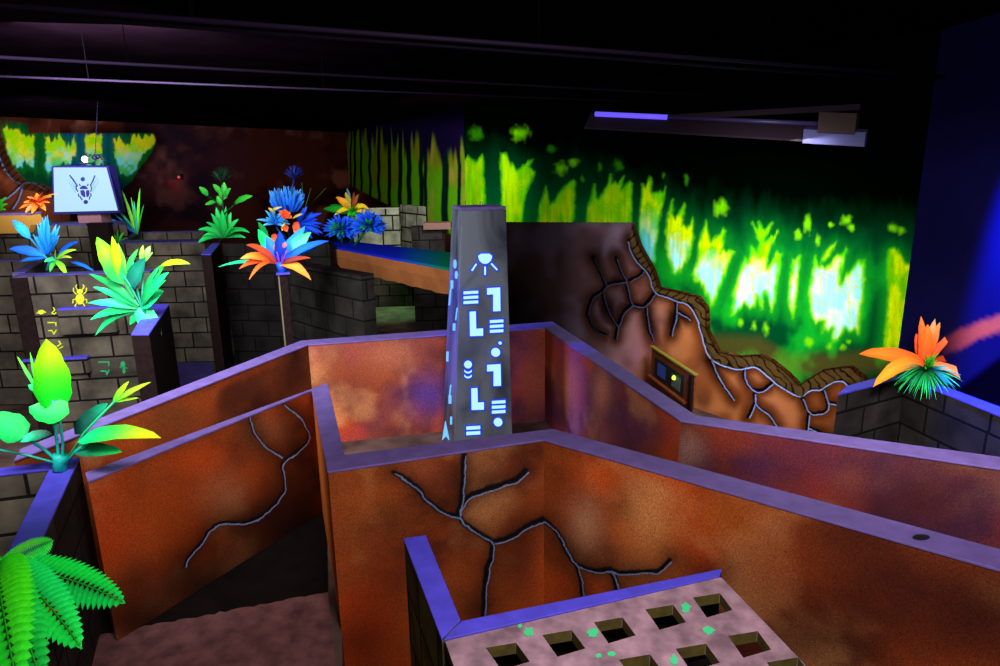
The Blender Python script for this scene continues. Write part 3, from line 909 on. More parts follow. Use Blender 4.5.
# slim post with the orange and blue plant
fp = W(283, 272, 1.95)
root = empty('slim_post', (fp.x, fp.y, 0), 'slim post with a pale edge under the orange and blue leaved plant', 'post')
mb = MB(); mb.box((fp.x, fp.y, 0),   .09, .09, 1.93, .3); mb.build('shaft', M_POST, root)
mb = MB(); mb.box((fp.x - .037, fp.y - .053, 0), .015, .015, 1.93, .3); mb.build('lit_edge', mat_plain('lit_edge_tone', (.16, .13, .07), .6), root)  # pale strip imitates light catching the post's edge
mb = MB(); mb.box((fp.x, fp.y, 1.93), .15, .15, .02, .3); mb.build('cap', M_CAPB, root)

# brown beam with a blue top
zb = 1.9
fa, fb = W(331, 246, zb), W(452, 268.5, zb)
ba, bb = W(334, 239.5, zb), W(452, 252.5, zb)
root = empty('bridge_beam', ((fa.x + fb.x) / 2, (fa.y + fb.y) / 2, zb - .3), 'rough brown beam with a blue-green top spanning to the obelisk', 'beam')
mb = MB()
N = 28
rows = []
for i in range(N + 1):
    t = i / N
    f0 = fa.lerp(fb, t); b0 = ba.lerp(bb, t)
    h = .335 * (1 if t > .12 else (.55 + .45 * math.sin(t / .12 * math.pi / 2))) + .007 * math.sin(i * 2.3) + .005 * math.sin(i * 5.1)
    fwd = (f0 - b0).normalized()
    bul = .05 * (1 if t > .06 else t / .06)
    rows.append([b0 - Vector((0, 0, .035)), f0 - Vector((0, 0, .035)), f0 + fwd * bul - Vector((0, 0, h * .45)), f0 + fwd * bul * .4 - Vector((0, 0, h)), b0 - Vector((0, 0, h))])
vs = [p for r in rows for p in r]; fs = []
for i in range(N):
    for k in range(5):
        a0 = i * 5 + k; a1 = i * 5 + (k + 1) % 5
        fs.append([a0, a1, a1 + 5, a0 + 5])
fs += [[0, 1, 2, 3, 4][::-1], [N * 5 + k for k in range(5)]]
cs = [mixc(lin('#a06034'), lin('#784522'), np.array([fbm(np.array([i * .6 + k]), np.array([k * 1.0]), 5)[0]]))[0] for i in range(N + 1) for k in range(5)]
mb.add(vs, fs, cs)
mb.build('timber', M_WALL, root)
mb = MB(); vs = []; cs = []
for i in range(N + 1):
    t = i / N
    c = mixc(lin('#1424b8'), lin('#0a7050'), np.array([max(0, min(1, (t - .6) / .35))]))[0]
    for q in (ba.lerp(bb, t), fa.lerp(fb, t)):
        vs += [q - Vector((0, 0, .034)), q]; cs += [c, c]
fs = []
for i in range(N):
    o4 = i * 4
    fs += [[o4 + 1, o4 + 3, o4 + 7, o4 + 5], [o4 + 3, o4 + 2, o4 + 6, o4 + 7], [o4, o4 + 1, o4 + 5, o4 + 4], [o4 + 2, o4, o4 + 4, o4 + 6]]
fs += [[0, 2, 3, 1], [N * 4 + 2, N * 4, N * 4 + 1, N * 4 + 3]]
mb.add(vs, fs, cs); mb.build('painted_top', M_MURAL, root)
# far pale walls and the dark pillar seen past the beam
fw = P(382, 297, 15.6)
def far_wall(x0, x1, ytop, y, mat, cap, label, thick=.2):
    a = P(x0, ytop, y); b = P(x1, ytop, y + .05)
    if y == 15.6:
        a = P(x0, ytop, 16.4); b = P(458, ytop, 14.2)
        b.z = a.z
    z = a.z
    nrm = Vector((0, thick, 0))
    return maze_wall('brick_wall', [a, b, b + nrm, a + nrm], z, mat, cap, label)
far_wall(352, 398.5, 208.5, 15.4, M_BRICKL, mat_plain('pale_cap', (.6, .6, .5), .6), 'pale block wall with a light cap right of the yellow and orange flower')
far_wall(400, 470, 204.5, 15.6, M_BRICKL, M_BRICKL, 'pale block wall just left of the obelisk top, under the striped mural')
far_wall(411, 444, 226.5, 12.4, M_BRICKD, M_POST, 'dark brick pillar behind the brown beam, beside the obelisk')
far_wall(366, 411, 268, 15.0, M_BRICK, M_BRICK, 'distant grey block wall seen under the brown beam')
lp = P(436, 219, 12.1)
root = empty('ledge_plank', lp, 'small pinkish plank on top of the dark brick pillar', 'plank')
mb = MB(); mb.box((lp.x, lp.y + .3, lp.z - .20), .5, .3, .12); mb.build('plank', mat_plain('pink_plank', (.15, .07, .055), .7), root)

# tan beam at the far left
a = P(-40, 214, 11.2); b = P(27, 214, 11.2)
root = empty('tan_beam', (b.x - .5, b.y, a.z - .32), 'tan block with a violet top at the far left edge', 'beam')
mb = MB(); mb.prism([Vector((a.x, a.y, a.z - .33)), Vector((b.x - .05, b.y, a.z - .33)), Vector((b.x + .03, b.y, a.z - .2)), Vector((b.x - .02, b.y, a.z - .03)), Vector((a.x, a.y, a.z - .03))], (0, .35, 0), lin('#c08a3c'))
mb.build('block', M_WALL, root)
mb = MB(); mb.prism([Vector((a.x, a.y - .01, a.z - .03)), Vector((b.x, b.y - .01, a.z - .03)), Vector((b.x, b.y + .36, a.z - .03)), Vector((a.x, a.y + .36, a.z - .03))], (0, 0, .03)); mb.build('top', M_CAP, root)

# right dark brick corner
CR = W(905, 377, Z1)
qa, qb = W(838, 394, Z1), W(1100, 455, Z1)
def off(a, b, t):
    v = Vector((-(b.y - a.y), b.x - a.x, 0)).normalized() * t
    return v if v.y > 0 else -v
o1 = off(qa, CR, .18); o2 = off(CR, qb, .18)
cf = CR + (o1 + o2).normalized() * .2
maze_wall('brick_wall', [qa, CR, cf, W(846, 386, Z1)], Z1, M_BRICKD, M_CAPB, 'dark brick wall left of the corner under the orange flower on the right')
maze_wall('brick_wall', [CR, qb, qb + o2, cf], Z1, M_BRICKD, M_CAPB, 'dark brick wall with a blue cap running off the right edge from the orange flower')

# ------------------------------------------------------------------ boulder mural, a cut-out board before the back wall
_wd = (Vector((P3.x, P3.y, 0)) - Vector((P2.x, P2.y, 0))).normalized()
_wn = Vector((_wd.y, -_wd.x, 0)) * (1 if _wd.x < 0 else 1)
if _wn.y > 0: _wn = -_wn
RA, RB = on_wall(498, 240, P2 + _wn * .1, P3 + _wn * .1), on_wall(884, 300, P2 + _wn * .1, P3 + _wn * .1)
def rock_board():
    a = Vector((RA.x, RA.y, 0)); b = Vector((RB.x, RB.y, 0))
    n = Vector((-(b.y - a.y), b.x - a.x, 0)).normalized()
    if n.y < 0: n = -n
    nu, nv = 640, 330
    us = np.linspace(0, 1, nu + 1) ; zs = np.linspace(0, 2.5, nv + 1)
    U, Z = np.meshgrid(us, zs)
    V = np.stack([(a.x + (b.x - a.x) * U).ravel(), (a.y + (b.y - a.y) * U).ravel(), Z.ravel()], 1)
    px, py = proj(V)
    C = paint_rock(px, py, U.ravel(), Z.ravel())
    out = np.interp(px, [p[0] for p in R_OUT] + [905], [p[1] for p in R_OUT] + [392])
    keep = py > out
    # the near relief of every boulder bulges a little
    w = nu + 1
    idx = -np.ones(len(V), dtype=int)
    F = []
    kk = keep.reshape(nv + 1, w)
    for j in range(nv):
        for i in range(nu):
            if kk[j, i] and kk[j, i + 1] and kk[j + 1, i] and kk[j + 1, i + 1]:
                F.append((j * w + i, j * w + i + 1, (j + 1) * w + i + 1, (j + 1) * w + i))
    used = sorted({k for f in F for k in f})
    for q, k in enumerate(used): idx[k] = q
    mb = MB()
    mb.add(V[used].tolist(), [[int(idx[k]) for k in f] for f in F], C[used].tolist())
    o = mb.build('rock_mural', M_MURAL)
    so = o.modifiers.new('board', 'SOLIDIFY'); so.thickness = .06; so.offset = -1
    return tag(o, 'cut-out boulder mural with blue-lined cracks standing before the glowing green forest', 'mural')
rock_board()

# ------------------------------------------------------------------ obelisk
def grow(pts, d):
    ar = sum(x0 * y1 - x1 * y0 for (x0, y0), (x1, y1) in zip(pts, pts[1:] + pts[:1]))
    sg = 1 if ar > 0 else -1
    out = []
    n = len(pts)
    for i in range(n):
        (xa, ya), (xb, yb), (xc, yc) = pts[i - 1], pts[i], pts[(i + 1) % n]
        la = math.hypot(xb - xa, yb - ya) or 1e-6; lc = math.hypot(xc - xb, yc - yb) or 1e-6
        n1 = ((yb - ya) / la * sg, -(xb - xa) / la * sg); n2 = ((yc - yb) / lc * sg, -(xc - xb) / lc * sg)
        k = 1 + n1[0] * n2[0] + n1[1] * n2[1]
        k = max(k, .5)
        out.append((xb + (n1[0] + n2[0]) / k * d, yb + (n1[1] + n2[1]) / k * d))
    return out


def obelisk():
    fl_b, fr_b = W(453.6, 463, 0), W(515.5, 462, 0)
    u = fr_b - fl_b; u.z = 0
    side = u.length; u.normalize()
    v = Vector((-u.y, u.x, 0))
    # turn a little so that the left flank shows
    ang = math.radians(15)
    mid = (fl_b + fr_b) / 2
    R = Matrix.Rotation(ang, 3, 'Z')
    u2 = R @ u; v2 = R @ v
    H = 2.70
    s = side * 1.0
    c = Vector((fl_b.x, fl_b.y, 0)) + u2 * s / 2 + v2 * s / 2
    def ring(z, k):
        return [c + u2 * x * k / 2 + v2 * y * k / 2 + Vector((0, 0, z)) for x, y in ((-1, -1), (1, -1), (1, 1), (-1, 1))]
    st = s * .70
    LEAN = u2 * .085
    root = empty('obelisk', c, 'tall marbled obelisk with glowing blue symbols standing in the middle of the maze', 'obelisk')
    mb = MB(); a = ring(0, s); b = [p + LEAN for p in ring(H - .03, st)]
    mb.add(a + b, [[0, 1, 5, 4], [1, 2, 6, 5], [2, 3, 7, 6], [3, 0, 4, 7], [3, 2, 1, 0], [4, 5, 6, 7]])
    o = mb.build('shaft', M_MARBLE, root)
    bv = o.modifiers.new('bevel', 'BEVEL'); bv.width = .008; bv.segments = 2
    mb = MB(); mb.prism([p + LEAN for p in ring(H - .03, st * .99)], (0, 0, .03)); mb.build('top_plate', M_CAP, root)
    for dx, h in ((-.12, .05), (-.05, .03), (.0, .05), (.04, .04), (-.02, .02)):
        mb = MB(); q = c + LEAN + u2 * dx + v2 * random.uniform(-.1, .1)
        mb.tube([q + Vector((0, 0, H)), q + Vector((.004, 0, H + h))], .004, 6); mb.build('spike', M_BLACK, root)
    nf = (a[1] - a[0]).cross(b[0] - a[0]).normalized()
    nl = (a[0] - a[3]).cross(b[3] - a[3]).normalized()
    if nf.y > 0: nf = -nf
    if nl.x > 0: nl = -nl
    # where the built face lies under the photo's face corners
    pa = proj([a[0], a[1], b[1], b[0]])
    print('OBELISK face', [(round(x), round(y)) for x, y in zip(*pa)], 'left', [(round(x), round(y)) for x, y in zip(*proj([a[3], b[3]]))], 'side', s)
    fn = lambda x, y: on_plane(x, y, a[0], nf)
    sc = lambda pts: [(420 + x / 2.467, 190 + y / 2.467) for x, y in pts]
    rect = lambda x0, y0, x1, y1, sh=0: sc([(x0, y0 + sh), (x1, y0), (x1, y1), (x0, y1 + sh)])
    bars = lambda x0, y0, x1, n_, g=12, hh=7: [rect(x0, y0 + g * i, x1, y0 + g * i + hh, 2) for i in range(n_)]
    one = lambda x0, y0, x1, y1: [sc([(x0, y0 + 2), (x1, y0), (x1 + 1, y1), (x1 - 17, y1 + 1), (x1 - 17, y0 + 17), (x0, y0 + 18)])]
    ell = lambda x0, y0, x1, y1: [sc([(x0, y0 + 1), (x0 + 15, y0), (x0 + 16, y1 - 18), (x1, y1 - 19), (x1, y1 - 1), (x0 + 1, y1)])]
    G = []
    G.append([sc(disc(160, 162, 17, 20, 14, 0, 180) + [(150, 157), (170, 157)])] + [sc(q) for q in stroke([(138, 183), (128, 198)], 4) + stroke([(160, 190), (160, 208)], 4) + stroke([(176, 182), (189, 196)], 4)])
    G.append(bars(107, 248, 143, 3)); G.append(one(165, 240, 197, 298)); G.append(ell(122, 299, 155, 360)); G.append(bars(172, 319, 205, 3))
    G.append([sc(disc(186, 400, 11))]); G.append([sc(disc(197, 377, 4))])
    arcs = [sc(disc(118, 430, 9.5))]
    for yy in (444, 456):
        arcs.append(sc(disc(118, yy, 10, 8, 8, 20, 160) + disc(118, yy - 3, 8, 6, 8, 160, 160) + [(p[0], p[1] - 4) for p in disc(118, yy, 9, 8, 8, 20, 160)[::-1]]))
    G.append(arcs)
    G.append(one(165, 429, 198, 482)); G.append(ell(126, 488, 157, 542)); G.append(bars(177, 518, 210, 3)); G.append([sc(disc(192, 572, 10.5))]); G.append(bars(114, 581, 148, 2, 13, 8))
    for g in G:
        mb = MB()
        for pts in g:
            mb.prism([fn(x, y) + nf * .006 for x, y in pts], nf * .007)
        go = mb.build('glyph', M_GLYPH, root)
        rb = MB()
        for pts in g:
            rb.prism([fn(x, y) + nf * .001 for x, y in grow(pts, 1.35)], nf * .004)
        rb.build('glyph_halo', M_HALO, go)  # added glowing plate imitating the blue halo around the glyph
    fl = lambda x, y: on_plane(x, y, a[0], nl)
    GL = [[disc(455.3, 264, 1.4, 4.5)], [disc(456.6, 275, 1.3, 4)], stroke([(452.2, 281), (452.2, 288)], 2.2) + stroke([(451, 289), (449.6, 305)], 1), stroke([(454.5, 324), (454.3, 330)], 2.2) + stroke([(457.5, 308), (456, 320)], .8),
          stroke([(447.8, 352), (447.6, 361)], 1.8), stroke([(450.3, 396), (450.3, 403)], 2.4) + stroke([(451, 385), (450, 395)], .8), [[(445.7, 421), (449.5, 440), (446.5, 436), (442.6, 440)]], stroke([(451.5, 417), (451.3, 424)], 1.5)]
    for g in GL:
        mb = MB()
        for pts in g: mb.prism([fl(x, y) + nl * .001 for x, y in pts], nl * .006)
        mb.build('glyph', M_GLYPHB, root)
    return root, c


def marble():
    mt, nt, b = new_mat('streaked_grey_marble')
    b.inputs['Roughness'].default_value = .45
    tc = nt.nodes.new('ShaderNodeTexCoord'); mp = nt.nodes.new('ShaderNodeMapping'); mp.inputs['Rotation'].default_value = (.5, .6, .3); mp.inputs['Scale'].default_value = (1.2, 1.2, .7)
    nz = nt.nodes.new('ShaderNodeTexNoise'); nz.inputs['Scale'].default_value = 1.7; nz.inputs['Detail'].default_value = 6; nz.inputs['Distortion'].default_value = .9
    nt.links.new(tc.outputs['Object'], mp.inputs['Vector']); nt.links.new(mp.outputs['Vector'], nz.inputs['Vector'])
    rp = nt.nodes.new('ShaderNodeValToRGB')
    e = rp.color_ramp.elements
    e[0].position = .32; e[0].color = (.012, .014, .04, 1); e[1].position = .60; e[1].color = (.15, .175, .22, 1)
    nt.links.new(nz.outputs['Fac'], rp.inputs['Fac']); nt.links.new(rp.outputs['Color'], b.inputs['Base Color'])
    return mt


M_MARBLE = marble()
M_GLYPH = mat_emit('backlit_glyph', (.40, .76, 1.0), 1.25)
M_HALO = mat_emit('blue_halo_plate', (.004, .05, .85), .9)
M_GLYPHB = mat_emit('backlit_flank_glyph', (.16, .50, 1.0), 1.2)
OB, OBC = obelisk()

# ------------------------------------------------------------------ scarab sign
def sign():
    y = 11.55
    f = lambda x, yy: P(x, yy, y)
    q = [f(53.5, 167.5), f(106, 167.5), f(117.5, 210.5), f(54.5, 212)]
    base = f(84, 224)
    root = empty('scarab_sign', (base.x, base.y + .25, 2.25), 'tapered lit white sign with a dark blue winged scarab at upper left', 'sign')
    out = [f(51.5, 166), f(108, 166), f(120, 213), f(52.5, 214.5)]
    D = Vector((0, .35, 0))
    mb = MB()
    back = [out[0] + Vector((.12, .16, .01)), out[1] + Vector((.03, .16, .01)), out[2] + Vector((-.02, .22, 0)), out[3] + Vector((.15, .22, 0))]
    o_ = [p + Vector((0, .012, 0)) for p in out]
    mb.add(o_ + back, [[0, 3, 2, 1], [4, 5, 6, 7], [0, 1, 5, 4], [1, 2, 6, 5], [2, 3, 7, 6], [3, 0, 4, 7]])
    mb.build('housing', mat_plain('navy_housing', (.010, .008, .085), .6, .1), root)
    mb = MB(); mb.prism(q, Vector((0, .011, 0))); panel = mb.build('light_panel', mat_emit('lit_white_panel', (.48, .78, 1.0), 1.0), root)
    mb = MB(); mb.box((base.x + .05, base.y + .25, 2.25), .4, .3, f(84, 213).z - 2.25); mb.build('pedestal', mat_plain('pinkish_base', (.16, .07, .09), .7), root)
    s = lambda pts: [(x / 8.325, 150 + yy / 8.325) for x, yy in pts]
    S = [disc(690, 243, 18), disc(715, 433, 19, 17), disc(698, 326, 33, 30, 14, 180, 360), ]
    S.append([(668, 338), (698, 332), (708, 350), (712, 392), (698, 392), (676, 372)])
    S.append([(716, 350), (724, 332), (744, 336), (746, 366), (736, 390), (722, 392)])
    legs = []
    for pts in (([(648, 345), (636, 325), (634, 302)]), [(655, 365), (655, 385)], [(665, 385), (684, 415)], [(757, 345), (763, 325), (760, 300)], [(757, 362), (758, 385)], [(750, 388), (744, 410)], [(662, 285), (668, 296)], [(735, 285), (728, 296)]):
        legs += stroke(pts, 9)
    lead = stroke([(582, 212), (612, 250), (645, 300)], 11) + stroke([(790, 215), (775, 255), (755, 296)], 11)
    wingf = []
    for k in range(7):
        t = k / 6
        wingf += stroke([(584 + 50 * t, 224 + 62 * t), (566 + 58 * t, 262 + 92 * t)], 9)
        wingf += stroke([(794 - 34 * t, 226 + 60 * t), (824 - 50 * t, 262 + 84 * t)], 9)
    nb = Vector((0, -1, 0))
    fn = lambda x, yy: f(x, yy)
    ink = mat_plain('navy_ink', (.004, .004, .09), .6); gink = mat_plain('grey_ink', (.09, .17, .25), .6)
    for nm, pts in zip(('sun_disc', 'dung_ball', 'head', 'wing_case', 'wing_case'), S):
        decal([s(pts)], ink, nm, panel, fn, nrm=nb)
    for pts in legs: decal([s(pts)], ink, 'leg', panel, fn, nrm=nb)
    for sd in (0, 1):
        decal([s(p) for p in (lead[:2], lead[2:])[sd]], ink, 'wing_edge', panel, fn, nrm=nb)
        for p in wingf[sd::2]: decal([s(p)], gink, 'wing_feather', panel, fn, nrm=nb, off=.003)
    # lamp sitting on the sign
    lp_ = f(78.5, 163.2) + Vector((0, .2, 0))
    root2 = empty('spot_lamp', (lp_.x, lp_.y, lp_.z), 'small bright white lamp sitting on top of the scarab sign', 'lamp')
    mb = MB(); mb.box((lp_.x, lp_.y, lp_.z - .012), .16, .1, .022); mb.build('base', M_BLACK, root2)
    mb = MB(); mb.ball((lp_.x, lp_.y, lp_.z + .065), .055); mb.build('bulb', mat_emit('white_led', (.75, .72, 1), 6), root2, smooth=True)
    return lp_


LAMP = sign()

# dangling spider near the sign
sp = P(95, 157.5, 11.3)
root = empty('hanging_spider', sp, 'small dark spider ornament hanging on a thread above the scarab sign', 'ornament')
mb = MB(); mb.ball(sp, .05, sz=.8); mb.ball(sp + Vector((.05, 0, .015)), .035); mb.build('body', mat_plain('spider_blue', (.004, .004, .03), .6), root, smooth=True)
for k in range(8):
    a = math.pi * (k % 4 + .5) / 4 + (math.pi if k > 3 else 0)
    e = Vector((math.cos(a), math.sin(a) * .6, 0))
    mb = MB(); mb.tube([sp, sp + e * .1 + Vector((0, 0, .05)), sp + e * .17 - Vector((0, 0, .06))], .008, 5); mb.build('leg', bpy.data.materials['spider_blue'], root)
mb = MB(); mb.tube([sp, P(98, 96, 11.3)], .006, 5); mb.build('thread', bpy.data.materials['spider_blue'], root)

# red sensor light
nl_ = Vector((-(P1.y - P0.y), P1.x - P0.x, 0)).normalized()
if nl_.y > 0: nl_ = -nl_
rl = on_wall(175.5, 178, P0, P1) + nl_ * .05
root = empty('red_sensor', rl, 'tiny glowing red sensor on the dark brown wall', 'light')
mb = MB(); mb.box((rl.x, rl.y, rl.z - .03), .26, .1, .13); mb.build('housing', M_BLACK, root)
mb = MB(); q = rl + nl_ * .09; mb.ball((q.x, q.y, q.z + .02), .032); mb.build('lens', mat_emit('red_led', (1, .03, .08), 1.1), root, smooth=True)
RED = q

# ------------------------------------------------------------------ wall console beside the boulder mural
def console():
    yd = 8.3
    a = P(652, 346, 8.5); b = P(694, 371, 7.3)
    a2 = P(650, 400, 8.5)
    d = (b - a); d.z = 0; L = d.length; d.normalize()
    n = Vector((d.y, -d.x, 0))
    if n.y > 0: n = -n
    zt = a.z; zb_ = 0.0
    f = lambda u, z, o=0: Vector((a.x, a.y, 0)) + d * u + n * o + Vector((0, 0, z))
    root = empty('control_console', f(L / 2, 0, -.12), 'brown upright console with small blue and green lights before the boulder mural', 'console')
    br_ = mat_plain('brown_console', lin('#6a3418'), .6, .25, noise=.3)
    mb = MB(); mb.prism([f(0, 0), f(L, 0), f(L, 0, -.03), f(0, 0, -.03)], (0, 0, zt - .02)); mb.build('body', br_, root)
    mb = MB(); mb.prism([f(-.03, zt - .02, .015), f(L + .03, zt - .02, .015), f(L + .03, zt - .02, -.035), f(-.03, zt - .02, -.035)], (0, 0, .018)); mb.build('top_shelf', mat_plain('ochre_shelf', lin('#8a7a28'), .6), root)
    mb = MB(); mb.prism([f(-.02, zt - .42, .002), f(-.02, zt - .42, .05), f(L * .9, zt - .42, .05), f(L * .9, zt - .42, .002)], (0, 0, .025)); mb.build('lower_shelf', br_, root)
    mb = MB(); mb.prism([f(L - .05, 0, .001), f(L - .05, 0, .035), f(L + .02, 0, .035), f(L + .02, 0, .001)], (0, 0, zt - .03)); mb.build('side_post', M_POST, root)
    mb = MB(); mb.prism([f(.12 * L, zt - .36, .002), f(.12 * L, zt - .36, .012), f(.82 * L, zt - .36, .012), f(.82 * L, zt - .36, .002)], (0, 0, .25)); fp_ = mb.build('faceplate', M_BLACK, root)
    mb = MB()
    u0, u1 = .2 * L, .4 * L
    mb.prism([f(u0, zt - .32, .013), f(u0, zt - .32, .017), f(u1, zt - .32, .017), f(u1, zt - .32, .013)], (0, 0, .17)); mb.build('screen', mat_emit('dim_blue_screen', (.02, .05, .25), .35), fp_)
    mb = MB(); c = f(.62 * L, zt - .2, .02); mb.ball(c, .03); mb.build('green_light', mat_emit('green_led', (.5, 1, .05), 2.5), fp_, smooth=True)
    mb = MB()
    mb.prism([f(.55 * L, zt - .33, .013), f(.55 * L, zt - .33, .016), f(.75 * L, zt - .33, .016), f(.75 * L, zt - .33, .013)], (0, 0, .16)); mb.build('keypad', mat_plain('grey_pad', (.08, .10, .09), .5), fp_)
    mb = MB(); c = f(.38 * L, zt - .55, .01); mb.ball(c, .015); mb.build('violet_light', mat_emit('violet_led', (.4, .1, .9), 1.2), root, smooth=True)


console()

# ------------------------------------------------------------------ ceiling fittings
def uv_lamp():
    a = P(595, 118.5, 7.6); b = P(851, 131, 6.2)
    d = (b - a); L = d.length; d.normalize()
    n = Vector((d.y, -d.x, 0)).normalized()
    if n.y > 0: n = -n
    up = Vector((0, 0, 1))
    mid = (a + b) / 2
    root = empty('blacklight_batten', mid, 'long ultraviolet tube batten hanging below the dark ceiling at upper right', 'lamp')
    refl = mat_plain('dull_reflector', (.016, .009, .016), .7, .1)
    mb = MB()
    prof = [(.0, .03), (.0, .06), (.16, -.10), (.16, -.115), (.02, .03)]
    ra = [a - d * .05 + n * x + up * z for x, z in prof]
    mb.prism(ra, d * (L + .05)); mb.build('reflector', refl, root)
    mb = MB(); mb.box((mid.x, mid.y, mid.z + .06), L + .1, .09, .05, math.atan2(d.y, d.x)); mb.build('spine', refl, root)
    mb = MB(); t0 = a + n * .05 + up * .045
    mb.tube([t0 + d * .03, t0 + d * L * .33], .026, 10); mb.build('lit_tube', mat_emit('ultraviolet_tube', (.14, .09, 1.0), 1.1), root, smooth=True)
    mb = MB(); mb.tube([t0 + d * L * .335, t0 + d * L * .93], .022, 10); mb.build('dark_tube', mat_plain('unlit_tube', (.04, .025, .10), .4, .3), root, smooth=True)
    e = b - d * .36
    mb = MB(); mb.prism([e + n * .03 + up * -.10, e + n * .20 + up * -.13, e + d * .5 + n * .20 + up * -.13, e + d * .5 + n * .03 + up * -.10], up * .12)
    mb.build('end_plate', mat_plain('pale_blue_end', (.05, .05, .17), .6), root)
    mb = MB(); mb.prism([e + d * .12 + n * .02 + up * -.03, e + d * .12 + n * .24 + up * -.03, e + d * .42 + n * .24 + up * -.03, e + d * .42 + n * .02 + up * -.03], up * .17)
    mb.build('socket', mat_plain('reddish_socket', (.03, .012, .012), .7), root)
    for s in (.04, .9):
        q = a + d * L * s + up * .1
        mb = MB(); mb.tube([q, Vector((q.x, q.y, CEIL))], .004, 5); mb.build('wire', M_HANG, root)
    return mid, d, n


UVM, UVD, UVN = uv_lamp()
M_PIPE = mat_plain('dark_conduit', (.012, .006, .02), .6, .08)
for x0, y0, x1, y1, z, r, lab in ((-60, 1, 990, 80, 3.80, .014, 'dark conduit running across the ceiling, nearest the viewer'),
                                  (-60, 9, 980, 86, 3.80, .010, 'thin dark conduit running beside the nearest ceiling pipe'),
                                  (-60, 54, 800, 100, 3.84, .011, 'dark conduit across the ceiling behind the nearest pipes'),
                                  (-60, 74, 700, 104, 3.84, .009, 'thinnest dark conduit farthest back on the ceiling')):
    a, b = W(x0, y0, z), W(x1, y1, z)
    mb = MB(); mb.tube([a, b], r, 8)
    root = empty('ceiling_conduit', (a + b) / 2, lab, 'pipe', 'ceiling conduits')
    mb.build('pipe', M_PIPE, root, smooth=True)
    for k in range(4):
        q = a.lerp(b, (k + .5) / 4)
        mb = MB(); mb.tube([q + Vector((0, 0, r * .5)), Vector((q.x, q.y, CEIL))], .003, 6); mb.build('hanger', M_HANG, root)

# ------------------------------------------------------------------ plants
def lp3(c0, c1, t):
    return tuple(a + (b - a) * t for a, b in zip(c0, c1))


def ramp(stops, t):
    stops = [s if isinstance(s, tuple) else lin(s) for s in stops]
    if len(stops) == 1: return stops[0]
    x = t * (len(stops) - 1); i = min(int(x), len(stops) - 2)
    return lp3(stops[i], stops[i + 1], x - i)


def leaf(mb, b, tip, w, sag=.15, cols=('#00c030',), shape='lance', n=9, fold=.22, face=None, stem=0.0):
    """one leaf from b to tip, w metres wide, arched up by sag of its length, V-folded along the midrib"""
    b = Vector(b); tip = Vector(tip)
    L = (tip - b).length
    c = (b + tip) / 2 + Vector((0, 0, sag * L))
    view = (EYE - (b + tip) / 2).normalized()
    face = face or (view * .8 + Vector((random.uniform(-.35, .35), random.uniform(-.2, .2), .55))).normalized()
    vs = []; cs = []; fs = []
    for i in range(n + 1):
        t = i / n
        p = b * (1 - t) ** 2 + c * 2 * t * (1 - t) + tip * t * t
        tg = ((c - b) * (1 - t) + (tip - c) * t).normalized()
        sd = tg.cross(face)
        if sd.length < 1e-4: sd = Vector((1, 0, 0))
        sd.normalize(); nn = sd.cross(tg)
        if shape == 'lance': k = math.sin(math.pi * min(1, max(0, (t - stem) / (1 - stem))) ** .85) ** .8 if t > stem else 0
        elif shape == 'broad': k = (math.sin(math.pi * max(0, (t - stem) / (1 - stem)) ** .7) ** .62) if stem < t < 1 else 0
        else: k = (1 - t) ** .6 * (.5 + .5 * min(1, t * 4))
        k = max(k, .06 if t < 1 else .01)
        hw = w / 2 * k
        wav = 1 + .06 * math.sin(i * 2.1 + L * 50)
        vs += [p + sd * hw * wav + nn * hw * fold, p, p - sd * hw / wav + nn * hw * fold]
        cc = ramp(cols, t)
        mid_c = tuple(min(1, x * 1.25 + .01) for x in cc)
        cs += [cc, mid_c, tuple(x * .85 for x in cc)]
    for i in range(n):
        a = i * 3
        fs += [[a, a + 1, a + 4, a + 3], [a + 1, a + 2, a + 5, a + 4]]
    mb.add(vs, fs, cs)


class Plant:
    def __init__(s, name, base, label, cat='plant', group=None):
        s.b = Vector(base); s.root = empty(name, s.b, label, cat, group); s.parts = {}

    def mb(s, part):
        return s.parts.setdefault(part, MB())

    def m(s, px, y=None):
        return px / FPX * (y or s.b.y) * 1.03

    def pt(s, x, y, dd=0):
        return P(x, y, s.b.y + dd)

    def leaf(s, part, tip, wpx, cols, frm=None, dd=None, sag=.12, shape='lance', d0=0, **k):
        dd = random.uniform(-.1, .1) * s.b.y * .3 if dd is None else dd
        st = s.b if frm is None else s.pt(frm[0], frm[1], d0)
        leaf(s.mb(part), st, s.pt(tip[0], tip[1], dd), s.m(wpx), sag, cols, shape, **k)

    def stem(s, part, pts, rpx, col, dds=None):
        dds = dds or [0] * len(pts)
        s.mb(part).tube([s.pt(x, y, d) for (x, y), d in zip(pts, dds)], s.m(rpx), 6, lin(col))

    def done(s):
        for k, v in s.parts.items():
            v.build(k.split('|')[0], M_LEAF, s.root, smooth=True)


